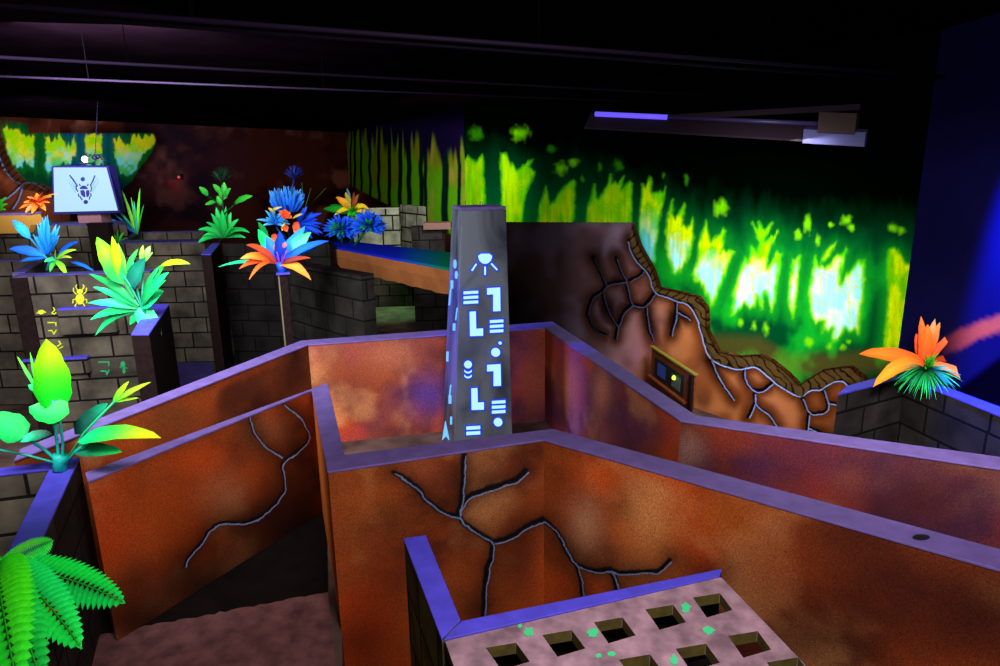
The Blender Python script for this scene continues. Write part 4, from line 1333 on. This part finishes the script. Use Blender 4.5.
# big glowing foreground plant
pl = Plant('broadleaf_plant', W(60, 470, Z1), 'glowing yellow-green broad-leaved plant on the blue-capped corner at left front')
TE = '#00a89a'
pl.stem('stem', [(60, 470), (58, 450), (55, 425), (52, 402)], 1.5, '#18c8b8'); pl.stem('stem', [(62, 468), (63, 445), (60, 420), (52, 400)], 1.3, '#20c0c0')
pl.stem('stem', [(62, 466), (45, 450), (25, 437)], 1.6, '#18c8b8', [0, -.02, -.05]); pl.stem('stem', [(60, 464), (30, 456), (-10, 448)], 1.2, '#20b8a0', [0, -.04, -.1])
pl.stem('stem', [(63, 466), (85, 432), (115, 401)], 1.3, '#20c878', [0, 0, .03]); pl.stem('stem', [(63, 467), (75, 452), (88, 442)], 1.3, '#20c0a0', [0, -.04, -.08])
pl.mb('sheath').tube([W(60, 471, Z1), pl.pt(60, 462), pl.pt(61, 455)], [pl.m(7), pl.m(6.5), pl.m(8)], 10, lin('#10b0a0'))
pl.leaf('leaf', (46, 339), 33, ['#00c020', '#00d818', '#48e008', '#a0f000', '#98e800'], frm=(55, 410), shape='broad', sag=0, dd=.02, fold=.3)
pl.leaf('leaf', (29, 407), 30, ['#00c840', '#00d850'], frm=(69, 413), shape='broad', sag=-.12, dd=-.06, d0=-.04)
pl.leaf('leaf', (-14, 416), 30, ['#00a850', '#00c858', '#10d848'], frm=(26, 437), shape='broad', sag=.05, dd=-.12, d0=-.05)
pl.leaf('leaf', (17, 442), 13, ['#003c38', '#00805a', '#30ffb0'], frm=(52, 434), sag=.1, dd=-.08, d0=-.03)
pl.leaf('leaf', (161, 438), 20, ['#00c880', '#00f060', '#40f040', '#c8f800', '#ffff00'], frm=(78, 442), sag=.14, dd=-.2, d0=-.06, shape='broad')
pl.leaf('leaf', (122, 452), 16, ['#006850', '#007848', '#00c850'], frm=(74, 450), shape='broad', sag=.02, dd=-.15, d0=-.02)
pl.leaf('leaf', (108, 403), 17, ['#004840', '#005040', '#00a070'], frm=(75, 434), shape='broad', sag=.05, dd=.06, d0=.04)
for t, w in (((151, 382), 6), ((129, 381), 6), ((139, 398), 4), ((134, 393), 4)):
    pl.leaf('leaf', t, w, ['#20e030', '#a0f020', '#c0ff20'], frm=(113, 402), dd=.05, d0=.03, sag=.05)
for t, w in (((17, 356), 3.4), ((30, 352), 3)): pl.leaf('leaf', t, w, ['#00b858', '#60f020'], frm=(38, 392), dd=.02, sag=.05)
pl.leaf('leaf', (28, 385), 9, ['#009868', '#00d060'], frm=(42, 393), dd=0)
pl.stem('stem', [(58, 440), (48, 410), (38, 390)], .9, '#00a878')
pl.done()


def frond(mb, b, tip, w, sag, c0, c1, n=26, twist=0):
    b = Vector(b); tip = Vector(tip); L = (tip - b).length
    c = (b + tip) / 2 + Vector((0, 0, sag * L))
    pts = []
    for i in range(n + 1):
        t = i / n
        p = b * (1 - t) ** 2 + c * 2 * t * (1 - t) + tip * t * t
        tg = ((c - b) * (1 - t) + (tip - c) * t).normalized()
        pts.append(p)
        face = (Vector((0, -.55, .8)) + Vector((twist, 0, 0))).normalized()
        sd = tg.cross(face).normalized()
        k = (math.sin(math.pi * (.12 + .88 * t) ** .9) ** .6) * w / 2 if t < .99 else w * .03
        for s in (-1, 1):
            e = p + sd * s * k + tg * k * .35 - Vector((0, 0, k * .22))
            col = lp3(lin(c0), lin(c1), min(1, max(0, .5 + .5 * math.sin(t * 5 + s) * .7)))
            leaf(mb, p, e, L / n * 1.35, .12, [tuple(x * .55 for x in col), col, tuple(min(1, x * 1.2) for x in col)], 'lance', n=4, fold=.1, face=face)
    mb.tube(pts, .0035, 5, lin('#20a020'))


pl = Plant('fern', W(3, 592, Z1), 'bright green fern with feathery fronds in the lower left corner', 'fern')
F = pl.mb('frond')
base = W(3, 592, Z1)
for tip, dd, wpx, sag, cols in (((123, 602), -.05, 46, .16, ('#00c850', '#00f040')), ((80, 646), -.45, 46, .2, ('#10f040', '#00e060')), ((52, 541), .12, 36, .1, ('#10f050', '#60f840')),
                                ((18, 690), -.75, 54, .3, ('#00d828', '#40f000')), ((44, 690), -.65, 42, .25, ('#00a830', '#00c840')), ((-60, 560), 0, 40, .1, ('#00d830', '#30f020')),
                                ((30, 560), .15, 34, .22, ('#20f060', '#40f840')), ((40, 620), -.25, 34, .16, ('#20f820', '#40ff30')), ((-40, 640), -.5, 44, .2, ('#00b828', '#20e010'))):
    frond(F, base + Vector((0, 0, .12)), P(tip[0], tip[1], base.y + dd), pl.m(wpx * 1.15), sag, *cols)
pl.mb('stem').tube([base, base + Vector((0, 0, .13))], .02, 8, lin('#106020'))
for t in ((70, 612), (50, 600)):
    pl.leaf('red_leaf', t, 7, ['#a01010', '#ff3018'], dd=-.12, sag=-.1)
pl.done()

# big green plant on the dark post
pl = Plant('broadleaf_plant', W(147, 318, ZC), 'large green broad-leaved plant on the dark blue-capped post in front of the glyph wall')
GA = ['#006838', '#00b058', '#10e070']
for tip, w, cols, frm, sag in (
        ((97, 237), 17, ['#00904a', '#20d030', '#70f000', '#50e010'], (122, 284), .04), ((112, 236), 9, ['#40c020', '#90f000', '#b0f000'], (120, 280), 0),
        ((118, 243), 9, ['#208020', '#70e010'], (124, 285), 0), ((138, 249), 6, ['#007838', '#30d040'], (126, 272), .05), ((150, 246), 6, ['#30b020', '#a0f050'], (142, 262), 0), ((143, 245), 5, ['#30b020', '#a0f050'], (141, 262), 0), ((153, 252), 5, ['#30b020', '#80f050'], (143, 263), 0),
        ((145, 258), 17, ['#004848', '#007058', '#005850'], (130, 287), 0), ((167, 262), 9, ['#005838', '#009840', '#30d030'], (141, 298), .1), ((190, 264), 9, ['#50d010', '#c0f800', '#a0f020'], (160, 266), .12),
        ((169, 272), 11, GA, (141, 305), .08), ((164, 291), 15, ['#00a860', '#20f088', '#10d070'], (141, 308), .1), ((166, 280), 10, ['#007848', '#10c060'], (142, 306), .05),
        ((89, 274), 9, ['#00a050', '#007838', '#00a848'], (139, 306), .14), ((93, 287), 9, GA, (139, 308), .1), ((88, 303), 9, ['#007848', '#10d878', '#20f088'], (139, 309), .12), ((90, 320), 9, GA, (139, 311), .2), ((95, 336), 10, ['#006040', '#00a058', '#10d070'], (139, 312), .3),
        ((160, 341), 19, ['#10d878', '#00c068', '#007038'], (139, 308), .12), ((116, 252), 8, ['#006838', '#00a048'], (134, 300), .1), ((130, 325), 8, ['#006838', '#00b058'], (140, 310), .1)):
    pl.leaf('leaf', tip, w, cols, frm=frm, sag=sag, shape='lance' if w < 14 else 'broad', dd=random.uniform(-.15, .1), d0=0)
for q in ([(147, 318), (141, 306), (130, 285), (118, 268)], [(147, 318), (140, 300), (135, 280), (133, 262)], [(147, 318), (142, 300), (158, 268)], [(147, 318), (142, 300), (144, 262)]):
    pl.stem('stem', q, 1.0, '#108868')
pl.done()

# turquoise plant on the slanting cap
pl = Plant('spiky_plant', W(47, 270, Z2), 'turquoise spiky plant with yellow-green lower leaves above the slanting blue cap')
BL = ['#0868c8', '#1898f8', '#40c0ff']
for k in range(34):
    x = 47 + random.uniform(-15, 15); y = 217 + abs(x - 47) * .9 + random.uniform(-4, 14)
    pl.leaf('blue_leaf', (x, y), random.uniform(3, 5), BL, frm=(48 + random.uniform(-3, 3), 255), sag=random.uniform(-.05, .1), dd=random.uniform(-.25, .25))
for tip, w, cols, frm in (((9, 249), 10, ['#1080d0', '#1060e0', '#0850d0'], (44, 256)), ((12, 220), 9, ['#1090e0', '#20b8ff', '#1080f0'], (30, 239)), ((79, 242), 9, ['#1060c0', '#0858e0'], (58, 256)), ((95, 272), 4, ['#1058c0', '#0868e0'], (70, 262)), ((20, 262), 6, ['#0868b0', '#0850b0'], (46, 258))):
    pl.leaf('blue_leaf', tip, w, cols, frm=frm, dd=-.1)
pl.stem('stem', [(48, 260), (40, 250), (30, 238)], .8, '#40a8e0')
for tip, w, cols in (((77, 250), 5, ['#40a030', '#c0f020']), ((67, 276), 6, ['#40b030', '#a0f020']), ((50, 272), 5, ['#208030', '#50d040']), ((72, 258), 4, ['#40a030', '#d0e040']), ((56, 250), 4, ['#60c040', '#e8e830']), ((44, 262), 5, ['#20a060', '#40e080'])):
    pl.leaf('green_leaf', tip, w, cols, frm=(56, 260), d0=-.12, dd=-.25, sag=.15)
pl.stem('stem', [(47, 270), (50, 262), (53, 257)], 1.6, '#2890a0')
pl.done()

# orange flower and green sprig left of the sign
pl = Plant('orange_plant', P(36, 221, 11.6), 'small orange leaved plant left of the lit scarab sign')
pl.root.location.z = pl.b.z
for tip, w in (((19, 209), 5), ((23, 203), 5), ((25, 213), 4), ((32, 214), 5), ((46, 211), 5), ((52, 197), 4), ((57, 194), 3), ((43, 193), 5), ((30, 199), 6), ((36, 193), 5), ((50, 203), 4), ((27, 197), 4), ((41, 206), 6)):
    pl.leaf('orange_leaf', tip, w, ['#b03808', '#ff6a20', '#ff9030'], frm=(38, 203), dd=-.25 + random.uniform(-.2, .1), d0=-.1, sag=.15)
pl.stem('stem', [(36, 221), (38, 211), (38, 203)], .9, '#402010', [0, -.05, -.1])
pl.done()
pl = Plant('sprig', P(-3, 213, 11.4), 'green sprig at the left edge above the tan block')
for tip, w in (((7, 197), 4), ((8, 204), 4), ((2, 199), 4), ((-8, 198), 4), ((6, 210), 4)):
    pl.leaf('leaf', tip, w, ['#107020', '#40d020'], dd=-.1, sag=.2)
pl.done()

# spider plant
pl = Plant('spider_plant', W(137, 234, Z2), 'green and blue spider plant right of the lit scarab sign', group=None)
for tip, w, part, cols in (((122, 190), 4.5, 'green_leaf', ['#30c010', '#90f020', '#80f010']), ((140, 188), 4.2, 'green_leaf', ['#30c010', '#60e010', '#50c010']), ((113, 203), 3, 'green_leaf', ['#20a060', '#40d880']), ((131, 197), 3.5, 'green_leaf', ['#20a020', '#60e040']), ((144, 204), 3, 'green_leaf', ['#107030', '#20a040']),
                           ((107, 217), 3, 'blue_leaf', ['#1060d0', '#2090f8']), ((112, 219), 3, 'blue_leaf', ['#1060d0', '#1878f0']), ((111, 212), 3, 'blue_leaf', ['#1060c0', '#30a0ff']), ((116, 208), 3, 'blue_leaf', ['#1868c0', '#40b0f0']), ((134, 201), 3.5, 'blue_leaf', ['#2080c0', '#40c0e0']), ((118, 222), 3, 'blue_leaf', ['#0840a0', '#1060e0'])):
    pl.leaf(part, tip, w, cols, shape='blade', sag=.05, dd=random.uniform(-.2, .2))
pl.done()

# small green tuft in front of the walled box
pl = Plant('leafy_tuft', W(119, 243, Z2) + Vector((-.02, -.0, 0)), 'small green tuft beside the walled box, behind the big green plant')
for tip, w in (((112, 232), 3), ((118, 229), 3), ((124, 232), 3), ((128, 238), 3)):
    pl.leaf('leaf', tip, w, ['#108020', '#50d030'], shape='blade')
pl.done()

# tall green bush
pl = Plant('leafy_bush', W(218, 243, Z2), 'tall green leafy bush on the wall end with the bright blue cap')
GB = ['#006828', '#10b848', '#20e060']
for tip, w, sag in (((198, 243), 7, .3), ((198, 230), 6, .3), ((206, 222), 5, .2), ((216, 207), 7, 0), ((222, 210), 7, 0), ((231, 212), 6, .05), ((239, 219), 5, .2), ((250, 233), 6, .3), ((246, 238), 5, .25), ((211, 213), 5, .1), ((226, 206), 5, 0), ((203, 236), 5, .3), ((234, 228), 5, .25), ((219, 218), 7, 0)):
    pl.leaf('leaf', tip, w, GB, frm=(224, 238), sag=sag, dd=random.uniform(-.25, .15))
for tip, w, frm in (((205, 205), 5, (217, 202)), ((199, 187), 6, (208, 196)), ((213, 184), 5, (222, 195)), ((224, 182), 5, (224, 196)), ((231, 188), 5, (224, 197)), ((253, 196), 7, (234, 204)), ((217, 196), 6, (222, 206)), ((228, 190), 5, (223, 200)), ((219, 190), 4, (222, 200))):
    pl.leaf('leaf', tip, w, ['#108020', '#30c838', '#50d838'], frm=frm, sag=.1, dd=random.uniform(-.1, .1))
for k in range(16):
    a = math.radians(200 + 140 * k / 15)
    pl.leaf('dark_leaf', (222 + 12 * math.cos(a), 180 + 14 * math.sin(a)), 2, ['#022010', '#064020'], frm=(222, 182), sag=.1, shape='blade')
for q in ([(218, 243), (224, 236), (223, 205), (222, 180)], [(224, 225), (217, 202)], [(223, 215), (236, 203)], [(222, 205), (208, 196)]):
    pl.stem('stem', q, .7, '#063818')
pl.done()

# orange and blue plant on the slim post
pl = Plant('two_tone_plant', (fp.x, fp.y, 1.95), 'orange and blue leaved plant on top of the slim post')
for tip, w, cols, sag in (((240, 259), 9, ['#c04010', '#ff7820', '#ffa040'], .25), ((246, 245), 8, ['#b83010', '#f05828', '#e84820'], .2), ((239, 269), 7, ['#a83010', '#ff5820'], .3), ((249, 280), 6, ['#a03010', '#ff6a20'], .35), ((311, 280), 10, ['#c06010', '#ff9030', '#f07820'], .3), ((311, 258), 6, ['#602010', '#a03818'], .1)):
    pl.leaf('orange_leaf', tip, w, cols, sag=sag, frm=(278, 265), dd=random.uniform(-.5, -.2))
for tip, w, cols, sag in (((258, 229), 14, ['#0838d0', '#1878f0', '#00c858', '#10d060'], -.05), ((266, 236), 11, ['#0838d0', '#1070f0'], 0), ((279, 231), 14, ['#0830d0', '#1060ff', '#1870ff'], 0), ((311, 232), 13, ['#1050e0', '#1898f0', '#10d080', '#10e060'], .05), ((329, 241), 10, ['#0830c0', '#1068f0', '#0848e0'], .12), ((305, 226), 13, ['#0840d0', '#1888f8', '#1080f0'], 0), ((318, 248), 8, ['#0830a0', '#0848c0'], .1)):
    pl.leaf('blue_leaf', tip, w, cols, sag=sag, frm=(280, 263), dd=random.uniform(-.2, .3))
pl.leaf('blue_leaf', (218, 267), 5, ['#2878d0', '#189878', '#10c868'], sag=.15, frm=(278, 265), dd=-.4)
for t in ((274, 248), (283, 246), (287, 250), (277, 252)):
    pl.stem('stem', [(281, 268), ((281 + t[0]) / 2, 258), t], .7, '#8040c8', [0, -.08, -.12])
for t in ((284, 248), (275, 250)): pl.leaf('orange_leaf', (t[0] + 1, t[1] - 6), 4, ['#c05060', '#f08050'], frm=t, dd=-.12, d0=-.12)
pl.mb('stem').tube([pl.b, pl.pt(280, 262)], [.05, .06], 8, lin('#1848d8'))
pl.done()

# tall blue spiky bush behind
pl = Plant('blue_bush', W(290, 242, Z2), 'tall electric blue spiky bush with orange blooms behind the slim post')
for k in range(80):
    x = random.uniform(268, 305); y = 184 + abs(x - 287) * .25 + random.uniform(0, 14)
    pl.leaf('blue_leaf', (x, y), random.uniform(3, 5), ['#0a48d8', '#1878ff', '#48a0ff'], frm=(287 + (x - 287) * .45, 212), sag=0, dd=random.uniform(-.3, .3))
for k in range(44):
    a = math.radians(random.uniform(150, 400)); r = random.uniform(8, 19)
    pl.leaf('blue_leaf', (274 + r * math.cos(a), 222 + r * .8 * math.sin(a)), random.uniform(2, 3.4), ['#1868d0', '#38a8ff', '#80d8ff'], frm=(275, 224), d0=-.3, dd=random.uniform(-.55, -.25), sag=.15)
for k in range(26):
    a = math.radians(random.uniform(-80, 60)); r = random.uniform(14, 30)
    pl.leaf('blue_leaf', (298 + r * math.cos(a), 223 + r * .75 * math.sin(a)), random.uniform(3.5, 5.5), ['#0830b0', '#1050f0', '#0840e0'], frm=(298, 224), d0=-.1, dd=random.uniform(-.35, .2), sag=.1)
for k in range(18):
    a = math.radians(195 + 150 * k / 17)
    pl.leaf('dark_blue_leaf', (294 + 11 * math.cos(a), 176 + 11 * math.sin(a)), 2.2, ['#041048', '#0a2890'], frm=(294, 179), sag=.1, shape='blade')
for tip, frm in (((279, 211), (287, 219)), ((291, 213), (285, 219)), ((284, 209), (286, 219)), ((292, 218), (284, 217)), ((294, 233), (298, 222)), ((301, 233), (293, 226)), ((287, 232), (284, 226)), ((273, 243), (276, 234))):
    pl.leaf('orange_bloom|%d %d' % tip, tip, 6, ['#c02c10', '#ff5020', '#ff7830'], frm=frm, d0=-.45, dd=-.5, sag=.2)
for tip, frm in (((282, 207), (270, 212)), ((303, 214), (292, 219)), ((268, 208), (275, 213)), ((282, 231), (285, 223))):
    pl.leaf('yellow_bloom|%d %d' % tip, tip, 3, ['#b0a030', '#ffe070'], frm=frm, d0=-.42, dd=-.45, sag=.1)
pl.leaf('green_leaf', (258, 222), 6, ['#108040', '#10b050'], frm=(268, 240), d0=-.4, dd=-.45)
for q in ([(303, 232), (306, 205), (311, 188)], [(304, 232), (310, 205), (326, 188)], [(302, 230), (303, 200), (302, 182)]):
    pl.stem('grass_stalk', q, .4, '#285020')
for q in ([(290, 242), (287, 220), (287, 205)], [(289, 205), (292, 190), (294, 178)], [(290, 242), (278, 230), (275, 224)], [(290, 242), (296, 232), (298, 223)]):
    pl.stem('stem', q, .9, '#0a2878', [0, -.15, -.1] if q[0][0] == 290 else None)
pl.done()

# blue pompom flowers and the lily on the beam
bt = fa.lerp(fb, .14).lerp(ba.lerp(bb, .14), .5); bt.z = zb
for i, (cx, cy, fx, lab) in enumerate(((341, 230, .10, 'spiky blue flower with a green centre on the brown beam, left of the pair'), (369, 226, .22, 'round blue spiky flower with a green eye on the brown beam, right of the pair'))):
    bq = fa.lerp(fb, fx).lerp(ba.lerp(bb, fx), .5); bq.z = zb
    pl = Plant('pompom_flower', bq, lab, 'flower', 'blue flowers on the beam')
    cp_ = pl.pt(cx, cy, -.15)
    for k in range(150):
        th = random.uniform(0, 2 * math.pi); zc = random.uniform(-.55, 1)
        rr = math.sqrt(1 - zc * zc)
        v = Vector((rr * math.cos(th), rr * math.sin(th), zc * .9))
        R_ = pl.m(17.5) * random.uniform(.8, 1.08)
        inner = v.y < -.75 or (v - Vector((0, -.9, .3))).length < .5
        leaf(pl.mb('petals'), cp_ + v * .03, cp_ + v * R_, pl.m(3), .05, ['#10a850', '#20d860'] if inner and i == 1 and False else ['#0830a0', '#1050e8', '#1868ff'], 'lance', n=4)
    for k in range(26):
        v = Vector((random.uniform(-.6, .5), -1, random.uniform(-.4, .7))).normalized()
        leaf(pl.mb('green_center'), cp_ + v * pl.m(5), cp_ + v * pl.m(17.5 if i == 0 else 16), pl.m(2.6), .0, ['#10a060', '#30e040'], 'lance', n=3)
    pl.mb('stem').tube([bq, cp_], pl.m(1.3), 6, lin('#0a6838'))
    pl.done()
bq = fa.lerp(fb, .17).lerp(ba.lerp(bb, .17), .8); bq.z = zb
pl = Plant('lily', bq, 'yellow and orange lily with green heart rising behind the blue flowers', 'flower')
for tip, w, cols, sag in (((334, 216), 5, ['#70a010', '#e8d020', '#f0b020'], .3), ((369, 219), 7, ['#80c010', '#f8e020', '#ff8a20'], .55), ((369, 209), 6, ['#80b010', '#ffd820', '#ffb020'], .3), ((336, 197), 7, ['#60a010', '#ffa020', '#f08018'], .1), ((345, 192), 5, ['#509010', '#c0a020'], .05), ((359, 194), 5, ['#402008', '#a04818', '#905020'], .1), ((354, 192), 4, ['#301808', '#803818'], 0), ((341, 203), 6, ['#60a010', '#f0b020', '#ffb830'], .15), ((363, 213), 6, ['#80c010', '#f8e020', '#f0a020'], .3)):
    pl.leaf('petal', tip, w, cols, frm=(352, 210), sag=sag, d0=-.2, dd=random.uniform(-.4, -.15))
for tip, w, cols in (((323, 209), 9, ['#084010', '#10a020', '#0a7018']), ((330, 205), 7, ['#084010', '#108020']), ((378, 217), 3, ['#0a6030', '#107040']), ((386, 232), 3, ['#0a6030', '#10a040'])):
    pl.leaf('leaf', tip, w, cols, frm=(350, 214), d0=-.2, sag=.1)
for k in range(12): pl.leaf('green_heart', (352 + random.uniform(-5, 5), 209 + random.uniform(-3, 9)), 4, ['#10a020', '#40f040'], frm=(353, 212), d0=-.25, dd=-.45, sag=.1)
pl.leaf('blue_leaf', (347, 188), 4, ['#083048', '#106080'], frm=(350, 206), d0=-.15)
pl.stem('stem', [(354, 236), (353, 222), (352, 210)], 2.0, '#10a050', [-.1, -.18, -.2])
pl.mb('stem').tube([bq, pl.pt(354, 236, -.1)], pl.m(1.5), 6, lin('#0a6838'))
pl.done()

# orange flower on the right corner
bq = W(925, 380, Z1)
pl = Plant('orange_flower_plant', bq, 'large orange flower with a ball of green needles on the right brick corner', 'flower')
OR = ['#c83808', '#ff6418', '#ff8428']
for tip, w, cols, sag, dd in (((921, 316), 10, OR, 0, .05), ((935, 319), 10, ['#c03808', '#f06820', '#ffb070'], 0, .1), ((928, 324), 13, OR, 0, -.08), ((916, 333), 9, ['#b83008', '#f05818'], -.05, .1), ((940, 322), 9, ['#b83408', '#f07020', '#ff9850'], .02, .12), ((954, 330), 8, ['#a83008', '#e05820', '#ff8030'], -.05, .05),
                              ((859, 354), 17, ['#f05818', '#ff7020', '#ff8018', '#ff6a10'], .1, -.1), ((873, 387), 15, ['#f06818', '#ff9020', '#ff9a20', '#ff8818'], .25, -.35), ((977, 357), 8, ['#a03008', '#e05010'], .08, .1), ((987, 399), 10, ['#e06010', '#ff9020', '#e07010'], .3, -.3)):
    pl.leaf('petal', tip, w, cols, frm=(924, 364), sag=sag, dd=dd, d0=-.05, shape='lance' if w < 14 else 'broad')
cn = pl.pt(926, 371, -.1)
for k in range(150):
    a = random.uniform(math.radians(-15), math.radians(195)) if k % 5 else random.uniform(0, 6.28)
    r = random.uniform(22, 40) * (.62 if math.sin(a) < 0 else 1)
    x = 926 + r * math.cos(a) * 1.05; y = 371 + r * math.sin(a) * .78
    leaf(pl.mb('needles'), cn, pl.pt(x, y, random.uniform(-.4, .05)), pl.m(1.5), .22, ['#005028', '#00a040', '#20f060'] if k % 3 else ['#0a3038', '#107858', '#20b8a0'], 'blade', n=5, fold=.1)
for k in range(40):
    leaf(pl.mb('green_heart'), cn + Vector((0, -.02, .03)), pl.pt(930 + random.uniform(-9, 10), 358 + random.uniform(-7, 12), -.25), pl.m(1.8), .1, ['#10a020', '#60ff30'], 'blade', n=4)
pl.mb('stem').tube([bq, cn], .03, 8, lin('#104020'))
pl.done()

# ------------------------------------------------------------------ light
def area(name, loc, target, size, power, col=(1, 1, 1), size_y=None, spread=180):
    l = bpy.data.lights.new(name, 'AREA'); l.energy = power; l.color = col; l.size = size
    l.spread = math.radians(spread)
    if size_y: l.shape = 'RECTANGLE'; l.size_y = size_y
    o = bpy.data.objects.new(name, l); COL.objects.link(o); o.location = loc
    o.rotation_euler = (Vector(target) - Vector(loc)).to_track_quat('-Z', 'Y').to_euler()
    return o


def spot(name, loc, target, power, ang, col=(1, 1, 1), blend=.6, r=.1):
    l = bpy.data.lights.new(name, 'SPOT'); l.energy = power; l.color = col; l.spot_size = math.radians(ang); l.spot_blend = blend; l.shadow_soft_size = r
    o = bpy.data.objects.new(name, l); COL.objects.link(o); o.location = loc
    o.rotation_euler = (Vector(target) - Vector(loc)).to_track_quat('-Z', 'Y').to_euler()
    return o


def point(name, loc, power, col, r=.05):
    l = bpy.data.lights.new(name, 'POINT'); l.energy = power; l.color = col; l.shadow_soft_size = r
    o = bpy.data.objects.new(name, l); COL.objects.link(o); o.location = loc
    return o


area('key_light', (.6, 1.0, 3.8), (.5, 4.2, .3), 1.2, 150, (1, .93, .9))
area('left_light', (-3.0, 3.0, 3.8), (-4.2, 7.5, 1.2), 1.2, 135, (.95, .96, 1), spread=110)
area('maze_light', (-3.0, 5.4, 3.8), (-4.2, 11, 1.6), 1.2, 205, (.92, .95, 1))
area('left_mural_light', (-6.2, 9.5, 3.4), on_wall(80, 165, P0, P1), .5, 46, (1, 1, 1), spread=70)  # added light without a fixture, brightens the left mural
area('batten_light', UVM + UVN * -.12 + Vector((0, 0, -.2)), on_wall(760, 330, P2, P3), 2.4, 10, (1, 1, 1), size_y=.12)
area('forest_light', (2.0, 4.6, 3.3), on_wall(720, 290, P2, P3), .6, 34, (1, 1, 1), spread=60)  # added unseen fill for the forest mural
area('side_forest_light', (-.6, 9.5, 3.4), on_wall(450, 190, P2, P3), .6, 40, (1, 1, .95), spread=80)
area('corner_light', (1.9, 2.4, 3.7), (3.4, 5.6, .9), .6, 32, (1, .95, .95), spread=70)
spot('blue_wash', (3.4, 5.2, 4.0), on_wall(1012, 300, P3, P4), 6000, 30, (.02, .06, 1), .9)
spot('blue_flank_spot', (-3.0, 5.9, 3.0), OBC + Vector((-.3, -.1, 1.5)), 900, 28, (.015, .015, 1), .6)
spot('green_floor_spot', W(385, 312, 0) + Vector((.3, .5, 3.6)), W(385, 312, 0), 700, 40, (.3, 1, .4), .9)
point('sign_glow', LAMP + Vector((0, -.06, .16)), 8, (.12, .1, 1), .05)
point('red_glow', RED + Vector((0, -.06, -.1)), .8, (1, .05, .1), .02)

w = bpy.data.worlds.new('dark_room'); scene.world = w; w.use_nodes = True
w.node_tree.nodes['Background'].inputs[0].default_value = (.35, .25, .6, 1)
w.node_tree.nodes['Background'].inputs[1].default_value = .012

scene.view_settings.view_transform = 'Standard'
scene.view_settings.look = 'None'
scene.view_settings.exposure = 0
scene.view_settings.gamma = 1
scene.view_settings.use_curve_mapping = False
